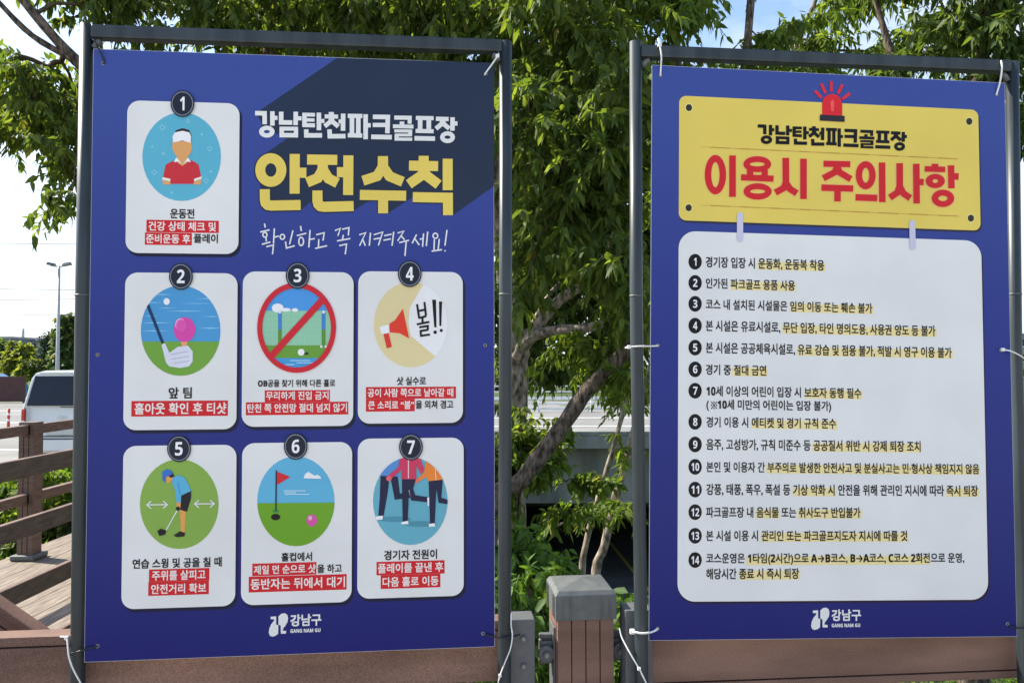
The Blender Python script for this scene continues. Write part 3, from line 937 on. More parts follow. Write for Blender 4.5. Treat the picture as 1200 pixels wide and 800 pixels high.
# (number, card corners in photo units, badge centre, zoom of the drawing, caption lines)
CARDS = [
    ('1', (149.5, 117.8, 279.4, 297.8), (214.5, 122.3), Z1),
    ('2', (147, 319.2, 277, 502.5), (212.7, 324.1), Z3),
    ('3', (284.8, 318, 413.8, 498.6), (349.2, 323.1), Z3),
    ('4', (420, 317.8, 542.4, 495), (480.3, 321), Z4),
    ('5', (144.8, 522.3, 275.6, 709.2), (210.5, 525.3), Z5),
    ('6', (284, 519, 412, 704.6), (346.9, 522.5), Z5),
    ('7', (419.4, 513.8, 543.4, 697.3), (481.7, 523.4), Z6)]
CAP = {   # k: 'k' black, 'w' white on a red strip ; x0,x1,yc,h ; strips
    '1': ([('운동전', 330, 408, 636, 32, 0), ('건강 상태 체크 및', 260, 478, 677, 30, 1), ('준비운동 후', 252, 395, 717, 30, 1), ('플레이', 406, 484, 716, 30, 0)], [(253, 487, 657, 697), (248, 400, 697.5, 737)]),
    '2': ([('앞 팀', 258, 362, 610, 50, 0), ('홀아웃 확인 후 티샷', 106, 516, 679, 52, 1)], [(92, 523, 645, 714)]),
    '3': ([('OB공을 찾기 위해 다른 홀로', 657, 1002, 567, 34, 0), ('무리하게 진입 금지', 693, 972, 622, 38, 1), ('탄천 쪽 안전망 절대 넘지 않기', 610, 1054, 677, 40, 1)], [(687, 978, 598, 650), (603, 1060, 650.5, 708)]),
    '4': ([('샷 실수로', 247, 378, 557, 38, 0), ('공이 사람 쪽으로 날아갈 때', 118, 500, 609, 38, 1), ('큰 소리로 “볼”', 120, 325, 664, 38, 1), ('을 외쳐 경고', 332, 500, 662, 38, 0)], [(110, 512, 583, 636), (110, 328, 637, 693)]),
    '5': ([('연습 스윙 및 공을 칠 때', 93, 473, 578, 42, 0), ('주위를 살피고', 176, 404, 630, 42, 1), ('안전거리 확보', 172, 407, 687, 42, 1)], [(163, 420, 603, 656), (160, 418, 656.5, 715)]),
    '6': ([('홀컵에서', 727, 858, 552, 38, 0), ('제일 먼 순으로 샷', 610, 873, 605, 38, 1), ('을 하고', 880, 985, 602, 38, 0), ('동반자는 뒤에서 대기', 596, 998, 664, 46, 1)], [(603, 876, 578, 631), (588, 1005, 631.5, 698)]),
    '7': ([('경기자 전원이', 182, 408, 543, 42, 0), ('플레이를 끝낸 후', 156, 434, 598, 42, 1), ('다음 홀로 이동', 176, 414, 656, 42, 1)], [(150, 440, 570, 627), (168, 422, 627.5, 685)])}


def art1(p):
    E = p.ell((367, 452), 127, 143); I = ink
    p.oval((367, 452), 127, 143, 2, I(84, 164, 192))
    for x, y, s in ((305, 358, 10), (458, 426, 9), (278, 503, 9), (446, 530, 9), (388, 338, 7), (308, 442, 6), (272, 420, 4), (432, 380, 4), (335, 568, 4), (462, 500, 4)):
        p.ring((x, y), s, s, s - 2, s - 2, 3, I(150, 205, 222), 4)
    p.poly([(341, 385), (348, 367), (370, 360), (392, 366), (399, 384), (397, 402), (342, 402)], 3, I(52, 42, 44))
    p.poly([(339, 402), (398, 402), (401, 424), (395, 442), (385, 455), (385, 472), (370, 482), (354, 472), (354, 455), (344, 442), (336, 424)], 4, I(203, 152, 98))
    p.poly([(338, 388), (346, 374), (370, 369), (392, 374), (398, 387), (396, 408), (370, 400), (340, 407)], 5, I(220, 224, 234))
    p.poly([(352, 460), (330, 470), (315, 478), (306, 525), (330, 530), (332, 540), (405, 540), (408, 530), (431, 522), (422, 478), (408, 468), (388, 460), (370, 478)], 3, I(183, 48, 58))
    p.poly([(350, 455), (342, 470), (357, 468), (370, 478), (356, 460)], 5, I(222, 222, 226)); p.poly([(389, 455), (397, 470), (383, 468), (371, 478), (384, 460)], 5, I(222, 222, 226))
    p.poly([(306, 518), (331, 524), (330, 532), (304, 526)], 4, I(222, 214, 205)); p.poly([(407, 524), (431, 516), (433, 523), (408, 532)], 4, I(222, 214, 205))
    p.poly([(305, 527), (330, 533), (332, 542), (308, 542)], 4, I(203, 152, 98)); p.poly([(408, 533), (432, 525), (428, 542), (405, 542)], 4, I(203, 152, 98))


def art2(p):
    I = ink; E = p.ell((312, 333), 178, 201)
    p.oval((312, 333), 178, 201, 2, I(70, 142, 196))
    p.poly([(100, 381), (520, 381), (520, 560), (100, 560)], 3, I(104, 152, 62), E)
    for x0, x1, y, t in ((180, 275, 172, 5), (380, 500, 190, 5), (150, 232, 208, 4), (300, 470, 212, 3), (240, 425, 246, 5), (150, 215, 268, 4), (405, 500, 270, 4), (130, 270, 298, 6), (390, 500, 322, 6), (120, 262, 334, 5), (200, 300, 232, 3)):
        p.poly([(x0, y), ((x0 + x1) / 2, y - t / 2), (x1, y), ((x0 + x1) / 2, y + t / 2)], 3, I(128, 186, 222), E)
    p.oval((250, 203), 14, 15, 4, I(222, 232, 240))
    p.poly([(160, 222), (172, 216), (239, 386), (227, 392)], 4, I(26, 52, 92), E)
    p.poly([(227, 395), (243, 389), (262, 432), (300, 405), (345, 399), (366, 425), (366, 470), (350, 492), (310, 499), (262, 492), (247, 475)], 4, I(196, 202, 220))
    for a, b_ in (((268, 440), (345, 425)), ((272, 460), (350, 447)), ((282, 478), (350, 468))): p.stroke([a, b_], 5, 5, I(168, 176, 200))
    p.poly([(312, 382), (346, 382), (336, 402), (320, 402)], 5, I(216, 150, 110))
    p.oval((330, 328), 48, 55, 5, I(196, 70, 158)); p.oval((312, 306), 24, 28, 6, I(222, 148, 196)); p.oval((317, 312), 24, 28, 7, I(200, 82, 166))


def art3(p):
    I = ink; c = (830, 320); E = p.ell(c, 160, 184)
    p.oval(c, 160, 184, 2, I(70, 142, 212))
    p.poly([(640, 244), (1020, 244), (1020, 400), (640, 400)], 3, I(132, 186, 160), E)
    for x in range(650, 1010, 24): p.stroke([(x, 244), (x, 400)], 2, 4, I(146, 196, 172), E)
    for y in range(258, 400, 24): p.stroke([(650, y), (1010, y)], 2, 4, I(146, 196, 172), E)
    p.poly([(640, 398), (1020, 398), (1020, 455), (640, 455)], 3, I(96, 146, 58), E)
    p.poly([(640, 455), (1020, 455), (1020, 520), (640, 520)], 3, I(66, 142, 200), E)
    for c2, a, b_ in (((745, 232), 26, 20), ((782, 240), 22, 8), ((822, 241), 14, 8)): p.oval(c2, a, b_, 4, I(226, 232, 240), E)
    for x in (755, 950):
        p.poly([(x - 8, 250), (x + 8, 250), (x + 8, 328), (x - 8, 328)], 5, I(62, 120, 190), E)
        p.poly([(x - 8, 328), (x + 8, 328), (x + 8, 400), (x - 8, 400)], 5, I(84, 134, 52), E)
        p.oval((x, 250), 7, 7, 6, WHITE, E, 12)
        p.oval((x - 10, 404), 6, 6, 6, WHITE, E, 12); p.oval((x + 10, 404), 6, 6, 6, WHITE, E, 12)
    p.oval((872, 435), 12, 6, 4, I(40, 60, 40)); p.oval((850, 429), 15, 15, 5, I(232, 236, 236))
    for x0, x1, y in ((800, 890, 466), (830, 905, 476), (780, 820, 484)): p.stroke([(x0, y), (x1, y)], 3, 4, I(180, 212, 232), E)
    p.stroke([(712, 452), (948, 192)], 30, 7, I(186, 40, 52), p.ell(c, 170, 194))
    p.ring(c, 176, 201, 153, 177, 8, I(186, 40, 52), 56)


def art4(p):
    I = ink; E = p.ell((310, 306), 165, 190)
    p.oval((310, 306), 165, 190, 2, I(204, 194, 150))
    p.poly([(382, 100), (305, 232), (300, 300), (310, 355), (424, 452), (520, 400), (520, 100)], 3, I(212, 217, 222), E)
    p.poly([(215, 302), (240, 286), (275, 235), (303, 368), (262, 345), (215, 340)], 4, I(206, 60, 46))
    p.poly([(170, 316), (211, 305), (216, 342), (180, 349)], 4, I(224, 226, 230)); p.poly([(188, 348), (212, 344), (226, 405), (203, 412)], 4, I(200, 58, 46))
    for s_ in ([(338, 215), (348, 278)], [(371, 205), (378, 266)], [(342, 246), (376, 239)], [(346, 277), (380, 268)], [(362, 275), (363, 298)], [(337, 305), (393, 294)],
               [(348, 318), (386, 312), (386, 330)], [(350, 335), (388, 329)], [(354, 335), (356, 356), (396, 350)]):
        p.stroke(s_, 9.5, 5, BLACK)
    for a, b_, t in (((414, 195), (420, 318), 17), ((443, 203), (442, 312), 14)): p.poly([(a[0] - t / 2, a[1]), (a[0] + t / 2, a[1]), (b_[0] + t / 3.4, b_[1]), (b_[0] - t / 3.4, b_[1])], 5, BLACK)
    p.oval((419, 340), 8, 8, 5, BLACK, None, 14); p.oval((446, 332), 7, 7, 5, BLACK, None, 14)


def art5(p):
    I = ink
    p.oval((292, 328), 168, 191, 2, I(122, 160, 74))
    tan = I(206, 150, 84)
    p.poly([(295, 350), (320, 358), (315, 450), (299, 446)], 3, tan)
    p.poly([(300, 284), (343, 268), (343, 302), (325, 361), (297, 352), (299, 315)], 4, I(34, 33, 42))
    p.poly([(262, 215), (290, 205), (314, 215), (334, 248), (343, 272), (301, 291), (299, 321), (281, 321), (275, 270), (263, 240)], 5, I(84, 164, 204))
    p.stroke([(286, 232), (296, 285)], 3, 6, I(60, 132, 176))
    p.poly([(238, 208), (256, 206), (266, 216), (258, 232), (244, 240), (236, 228)], 5, tan)
    p.poly([(243, 204), (266, 196), (272, 212), (256, 216)], 6, I(40, 36, 38))
    p.poly([(221, 190), (236, 180), (256, 183), (266, 197), (250, 207), (236, 212), (232, 235), (222, 226)], 7, I(52, 106, 190))
    p.poly([(279, 318), (299, 318), (297, 345), (282, 345)], 4, tan); p.oval((287, 347), 9, 9, 6, I(34, 33, 42), None, 14)
    p.stroke([(285, 352), (236, 440)], 4, 5, I(226, 230, 226))
    p.poly([(199, 442), (214, 432), (238, 440), (232, 458), (208, 463)], 6, I(30, 30, 34))
    p.poly([(267, 462), (295, 443), (317, 450), (315, 465), (285, 469)], 5, I(34, 33, 36))
    for x0, x1, y in ((155, 242, 331), (358, 442, 327)):
        p.stroke([(x0 + 3, y), (x1 - 3, y - 1)], 5, 4, WHITE)
        p.stroke([(x0 + 18, y - 16), (x0, y), (x0 + 18, y + 16)], 5, 5, WHITE); p.stroke([(x1 - 18, y - 17), (x1, y - 1), (x1 - 18, y + 15)], 5, 5, WHITE)


def art6(p):
    I = ink; E = p.ell((789, 316), 165, 191)
    p.oval((789, 316), 165, 191, 2, I(88, 166, 204))
    p.poly([(600, 324), (980, 321), (980, 520), (600, 520)], 3, I(100, 152, 42), E)
    p.poly([(822, 218), (828, 200), (842, 190), (858, 200), (868, 207), (882, 203), (894, 212), (898, 220)], 4, I(226, 234, 240))
    for x0, x1, y in ((738, 830, 271), (738, 790, 279), (742, 846, 286)): p.stroke([(x0, y), (x1, y)], 3, 4, I(190, 220, 236))
    p.stroke([(706, 184), (704, 356)], 6, 5, I(36, 42, 60)); p.poly([(709, 190), (766, 212), (709, 246)], 5, I(192, 44, 50))
    p.oval((703, 358), 15, 6, 4, I(50, 130, 70), None, 18); p.oval((703, 383), 20, 14, 4, I(26, 28, 24), None, 24)
    p.oval((857, 397), 23, 25, 4, I(196, 80, 156)); p.oval((850, 387), 9, 10, 5, I(222, 160, 200), None, 18)


def art7(p):
    I = ink; E = p.ell((294, 315), 159, 187)
    p.oval((294, 315), 159, 187, 2, I(92, 160, 182)); nv_ = I(34, 38, 66); cr = I(188, 58, 92); og = I(218, 124, 56)
    for c, a, b_ in (((228, 392), 70, 12), ((335, 412), 70, 12)): p.oval(c, a, b_, 3, I(72, 134, 156), E)
    p.poly([(120, 160), (250, 125), (246, 212), (172, 210)], 4, I(80, 134, 196), E)
    p.poly([(167, 208), (206, 208), (198, 280), (180, 380), (158, 376), (164, 300)], 4, nv_, E)
    p.poly([(208, 206), (241, 212), (250, 284), (300, 272), (303, 300), (228, 309)], 5, nv_, E)
    p.poly([(287, 268), (296, 262), (303, 300), (296, 302)], 6, WHITE)
    p.poly([(372, 226), (432, 222), (430, 255), (426, 300), (470, 316), (470, 331), (414, 322), (405, 262), (398, 410), (378, 410)], 5, nv_, E)
    p.poly([(362, 140), (420, 130), (445, 222), (372, 230), (362, 212), (330, 232), (317, 227), (352, 195)], 6, og, E)
    p.oval((320, 228), 12, 10, 7, I(206, 110, 96), E, 16)
    p.poly([(258, 216), (320, 216), (306, 262), (315, 290), (370, 298), (370, 320), (298, 312), (288, 262), (283, 402), (262, 402)], 7, nv_, E)
    p.poly([(250, 118), (330, 118), (354, 180), (340, 202), (320, 160), (319, 221), (256, 222), (256, 182), (206, 226), (194, 210), (244, 170)], 8, cr, E)
    p.stroke([(286, 120), (286, 218)], 4, 9, I(224, 196, 206), E)
    p.stroke([(398, 150), (404, 224)], 4, 9, I(240, 196, 150), E)
    p.oval((203, 218), 12, 12, 9, I(206, 96, 110), E, 16)
    for q in ([(147, 380), (178, 376), (176, 393), (150, 394)], [(255, 404), (284, 398), (287, 412), (257, 413)], [(372, 412), (398, 408), (400, 422), (374, 424)], [(366, 300), (374, 298), (374, 335), (368, 335)]):
        p.poly(q, 8, I(226, 230, 236), E)


ARTS = dict(zip('1234567', (art1, art2, art3, art4, art5, art6, art7)))


def badge(sheet, c, rx, ry, num, parent, lev=12, ringed=True, dc=None):
    p = Print(sheet)
    p.oval(c, rx, ry, lev, dc or NAVY)
    if ringed: p.ring(c, rx * 0.90, ry * 0.90, rx * 0.84, ry * 0.84, lev + 1, ink(126, 132, 146))
    w_ = rx * (0.62 if len(num) == 1 else 1.12)
    if num == '1': w_ = rx * 0.36
    p.text(num, c[0] - w_ / 2 * 1.05, c[0] + w_ / 2 * 1.05, c[1], ry * 1.02, lev + 2, ink(222, 226, 230), 0.004)
    return p.build('number_badge', parent)


for num, (x0, y0, x1, y1), bc, zm in CARDS:
    p = Print(SA)
    u0, v1 = SA.uv(x0, y0); u1, v0 = SA.uv(x1, y1)
    rad = 0.030
    p.rrect(u0 + 0.003, v0 - 0.0085, u1 + 0.0062, v1 - 0.006, rad, 0, ink(26, 29, 54))
    p.rrect(u0, v0, u1, v1, rad, 1, WHITE)
    card = p.build('picture_card', nb)
    p = Print(SA).at(*zm); ARTS[num](p); p.build('illustration', card)
    p = Print(SA).at(*zm)
    for a, b_, c, d_ in CAP[num][1]: p.bar(a, b_, c, d_, 2, RED)
    for s_, a, b_, yc, h_, wh in CAP[num][0]:
        p.text(s_, a, b_, yc, h_, 3, ink(216, 214, 214) if wh else BLACK, 0.020 if wh else 0.024)
    p.build('caption', card)
    badge(SA, bc, 13.9, 15.6, num, card)

# ------------------------------------------------------------------ right notice board
nb2 = empty('notice_board', 'blue rules notice with a yellow title plate and a white list of fourteen rules', 'notice board', 'blue notice boards tied in pipe frames', matrix=SB.M)
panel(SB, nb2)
for e in ((774, 88.5), (1168, 111), (770.8, 404.8), (1172.5, 410.3), (770.5, 736), (1180.5, 730.5)): eyelet(SB, *e, nb2)

p = Print(SB)
u0, v1 = SB.uv(795.8, 112.3); u1, v0 = SB.uv(1149, 270.3)
p.rrect(u0 + 0.002, v0 - 0.006, u1 + 0.004, v1 - 0.006, 0.02, 0, ink(46, 44, 66))
p.rrect(u0, v0, u1, v1, 0.02, 1, YELL)
p.at(730, 40, 2.553)
for c in ((197, 221), (1035, 262), (196, 520), (1040, 551)): p.ring(c, 12, 13, 9, 10, 2, ink(226, 212, 140), 20); p.oval(c, 9.5, 10.5, 3, ink(52, 46, 40), None, 20)
br_ = ink(168, 134, 66)
for a, b_, y0, y1 in ((232, 1002, 338, 374), (232, 1002, 512, 545)):
    n = 26
    for i in range(n):
        t0, t1 = i / n, (i + 1) / n
        p.stroke([(a + (b_ - a) * t0, y0 + (y1 - y0) * t0), (a + (b_ - a) * t1, y0 + (y1 - y0) * t1)], 1.0 + 2.2 * abs(math.sin(i * 1.1)), 2, br_)
tp = p.build('title_plate', nb2)
p = Print(SB)
kx = 0.7368
draw_title(p, 4, BLACK, lambda q: (887.5 + (q[0] - 298.8) * kx, 145.8 + (q[1] - 130) * 0.735 + (q[0] - 298.8) * 0.0147), 0, kx)
p.build('title', tp)
R1 = [('o', (145, 280), (100, 185, 39, 118)), ('s', [(305, 100), (305, 488)]),
      ('o', (537, 182), (130, 75, 70, 20)), ('s', [(470, 235), (470, 310)], 60), ('s', [(606, 235), (606, 310)], 60), ('s', [(385, 305), (690, 318)], 58), ('o', (540, 437), (132, 77, 70, 20)),
      ('s', [(803, 122), (805, 355), (785, 405), (706, 448)]), ('s', [(804, 122), (806, 355), (842, 412), (908, 455)]), ('s', [(970, 130), (970, 508)])]
R2 = [('s', [(98, 148), (307, 152)], 48), ('s', [(205, 160), (190, 212), (96, 262)]), ('s', [(202, 160), (222, 215), (312, 268)]), ('s', [(82, 334), (330, 342)], 50), ('s', [(207, 350), (207, 442)]),
      ('o', (427, 238), (78, 110, 28, 58)), ('s', [(348, 410), (518, 416)], 52), ('s', [(555, 138), (557, 448)]),
      ('s', [(692, 143), (692, 325), (676, 372), (616, 412)]), ('s', [(693, 143), (693, 325), (722, 380), (776, 416)]), ('s', [(822, 148), (825, 458)]), ('s', [(840, 290), (880, 292)]),
      ('s', [(968, 148), (968, 190)], 52), ('s', [(888, 188), (1048, 193)], 44), ('o', (970, 283), (75, 56, 21, 15)), ('s', [(1093, 160), (1097, 340)]), ('s', [(1110, 246), (1153, 248)]), ('o', (1030, 418), (88, 68, 36, 21))]
p = Print(SB)
for gr, lv, m_ in ((9, 3, ink(226, 166, 122)), (0, 4, ink(186, 36, 42))):
    draw_glyphs(p, (820, 170, 8), R1, 62, lv, m_, gr)
    draw_glyphs(p, (950, 170, 6.667), R2, 51, lv, m_, gr)
p.build('headline', tp)
p = Print(SB).at(730, 40, 2.553)
p.poly([(595, 246), (595, 208), (600, 192), (612, 183), (625, 180), (638, 183), (649, 192), (655, 209), (655, 248)], 5, ink(198, 38, 46))
p.poly([(619, 205), (627, 196), (631, 206), (629, 232), (622, 232)], 6, ink(220, 84, 84))
p.poly([(588, 242), (662, 246), (662, 264), (588, 260)], 6, ink(44, 42, 48))
for a, b_ in (((573, 171), (593, 192)), ((592, 150), (605, 178)), ((622, 142), (622, 173)), ((655, 152), (642, 180)), ((678, 178), (655, 196))): p.stroke([a, b_], 9, 5, ink(196, 44, 62))
p.build('siren_lamp_picture', tp)

p = Print(SB)
u0, v1 = SB.uv(795.2, 270.5); u1, v0 = SB.uv(1158, 702)
p.rrect(u0 + 0.001, v0 - 0.006, u1 + 0.004, v1 - 0.004, 0.047, 0, ink(40, 28, 52))
p.rrect(u0, v0, u1, v1, 0.046, 1.5, WHITE)
rs = p.build('rule_sheet', nb2)
for x in (866.8, 1068.4):
    p = Print(SB)
    yy = 249 if x < 900 else 258
    a = SB.uv(x, yy); b_ = SB.uv(x, yy + 35)
    p.rrect(a[0] - 0.0085, b_[1], a[0] + 0.0085, a[1], 0.0084, 6, ink(182, 184, 206))
    p.build('clip_strip', nb2)

RULES = [
    ('1', 306.8, [('경기장 입장 시 운동화, 운동복 착용', 826.9, 965.6, 0)], [(888, 967, 0)]),
    ('2', 331.5, [('인가된 파크골프 용품 사용', 826.9, 931.3, 0)], [(856, 932.5, 0)]),
    ('3', 356.0, [('코스 내 설치된 시설물은 임의 이동 또는 훼손 불가', 826.9, 1021.9, 0)], [(926, 1023, 0)]),
    ('4', 381.5, [('본 시설은 유료시설로, 무단 입장, 타인 명의도용, 사용권 양도 등 불가', 826.9, 1095.7, 0)], [(916.6, 1097, 0)]),
    ('5', 407.2, [('본 시설은 공공체육시설로, 유료 강습 및 점용 불가, 적발 시 영구 이용 불가', 826.9, 1114.8, 0)], [(934.6, 1116, 0)]),
    ('6', 432.6, [('경기 중 절대 금연', 826.9, 897.6, 0)], [(858, 899, 0)]),
    ('7', 457.6, [('10세 이상의 어린이 입장 시 보호자 동행 필수', 827.6, 1009, 0), ('(\u300010세 미만의 어린이는 입장 불가)', 827.6, 973.6, 16.6)], [(943.4, 1010, 0)]),
    ('8', 494.0, [('경기 이용 시 에티켓 및 경기 규칙 준수', 827.6, 979.4, 0)], [(880, 981, 0)]),
    ('9', 520.4, [('음주, 고성방가, 규칙 미준수 등 공공질서 위반 시 강제 퇴장 조치', 827.6, 1078.4, 0)], [(952, 1079.5, 0)]),
    ('10', 546.6, [('본인 및 이용자 간 부주의로 발생한 안전사고 및 분실사고는 민·형사상 책임지지 않음', 827.6, 1147, 0)], [(897.6, 1148, 0)]),
    ('11', 573.2, [('강풍, 태풍, 폭우, 폭설 등 기상 악화 시 안전을 위해 관리인 지시에 따라 즉시 퇴장', 827.6, 1145.6, 0)], [(928.6, 979, 0), (1108.6, 1147, 0)]),
    ('12', 599.6, [('파크골프장 내 음식물 또는 취사도구 반입불가', 827.3, 1008, 0)], [(885.6, 913, 0), (935, 1009.5, 0)]),
    ('13', 627.2, [('본 시설 이용 시 관리인 또는 파크골프지도자 지시에 따를 것', 827.3, 1062.9, 0)], [(891.6, 1064, 0)]),
    ('14', 655.6, [('코스운영은 1타임(2시간)으로 A→B코스, B→A코스, C코스 2회전으로 운영,', 827.3, 1129.5, -1), ('해당시간 종료 시 즉시 퇴장', 827.3, 936, 16.3)], [(874.4, 1089.5, -1), (865.6, 937.5, 16.3)])]
HL = ink(218, 204, 150)
for num, yc, lines, hls in RULES:
    uc, vc = SB.uv(814.4, yc)
    p = Print(SB)
    def vat(dy): return SB.uv(814.4, yc + dy)[1]
    for a, b_, dy in hls:
        v = vat(dy)
        ua = SB.uv(a, yc + dy)[0]; ub = SB.uv(b_, yc + dy)[0]
        p.uvpoly([(ua, v - 0.0155), (ub, v - 0.0155), (ub, v + 0.007), (ua, v + 0.007)], 2, HL)
    for s_, a, b_, dy in lines:
        v = vat(dy)
        ua = SB.uv(a, yc + dy)[0]; ub = SB.uv(b_, yc + dy)[0]
        vs, fs = glyphs(s_, 0)
        hh = 0.0278 if ('(' not in s_ and ',' not in s_) else 0.0305
        p.lettering(vs, fs, ua, ub, v - hh / 2, v + hh / 2, 0.021, 3, BLACK)
    if num == '7':   # the reference mark before the second line
        p.at(0, 0, 1); cx_, cy_ = 836.6, 474.6
        p.stroke([(cx_ - 3.4, cy_ - 4.2), (cx_ + 3.4, cy_ + 4.2)], 1.0, 3, BLACK); p.stroke([(cx_ - 3.4, cy_ + 4.2), (cx_ + 3.4, cy_ - 4.2)], 1.0, 3, BLACK)
        for ax, ay in ((0, -3.6), (0, 3.6), (-3.0, 0), (3.0, 0)): p.oval((cx_ + ax, cy_ + ay), 0.85, 0.95, 3, BLACK, None, 10)
    rl = p.build('rule_text', rs)
    badge(SB, (814.4, yc), 7.8, 9.2, num, rs, 3, False, BLACK)
p = Print(SB); emblem(p, 950.3 - 75 * 0.0633, 710.6 - 120 * 0.0647, 0.0633, 0.0647, 0.0015); p.build('emblem', nb2)
bpy.data.objects.remove(_fo); bpy.data.curves.remove(_fc)


# ------------------------------------------------------------------ foliage
def leaf_mesh(name, base, dr, nm, ln, wd, m, parent=None, fold=0.16, droop=0.14):
    n = len(base)
    dr = dr / np.linalg.norm(dr, axis=1, keepdims=True)
    sd_ = np.cross(dr, nm); sd_ /= np.linalg.norm(sd_, axis=1, keepdims=True) + 1e-9
    nr = np.cross(sd_, dr)
    l = ln[:, None]; w_ = wd[:, None] / 2
    zd = np.array([0, 0, -1.0])
    m1 = base + dr * l * 0.28; m2 = base + dr * l * 0.64 + zd * l * droop * 0.4; tip = base + dr * l + zd * l * droop
    up1 = nr * w_ * fold * 2
    V = np.stack([base, m1, m2, tip, m1 + sd_ * w_ + up1, m2 + sd_ * w_ * 0.72 + up1 * .7, m1 - sd_ * w_ + up1, m2 - sd_ * w_ * 0.72 + up1 * .7], 1).reshape(-1, 3)
    tri = [(0, 4, 1), (0, 1, 6), (2, 5, 3), (2, 3, 7)]; quad = [(1, 4, 5, 2), (1, 2, 7, 6)]
    o = (np.arange(n) * 8)[:, None]
    T = np.concatenate([np.array(t)[None] + o for t in tri], 1).reshape(n, 4, 3)
    Q = np.concatenate([np.array(t)[None] + o for t in quad], 1).reshape(n, 2, 4)
    loops = np.concatenate([T.reshape(n, 12), Q.reshape(n, 8)], 1).ravel()
    starts = np.concatenate([np.arange(4) * 3, 12 + np.arange(2) * 4])
    ls = (starts[None] + (np.arange(n) * 20)[:, None]).ravel()
    me = bpy.data.meshes.new(name)
    me.vertices.add(len(V)); me.vertices.foreach_set('co', V.ravel().astype(np.float32))
    me.loops.add(len(loops)); me.loops.foreach_set('vertex_index', loops.astype(np.int32))
    me.polygons.add(len(ls)); me.polygons.foreach_set('loop_start', ls.astype(np.int32))
    me.polygons.foreach_set('use_smooth', np.ones(len(ls), bool))
    me.update(calc_edges=True); me.validate()
    me.materials.append(m)
    ob = bpy.data.objects.new(name, me); COL.objects.link(ob)
    if parent is not None: ob.parent = parent
    return ob


def rnd_unit(n):
    v = RNG.normal(size=(n, 3)); return v / np.linalg.norm(v, axis=1, keepdims=True)


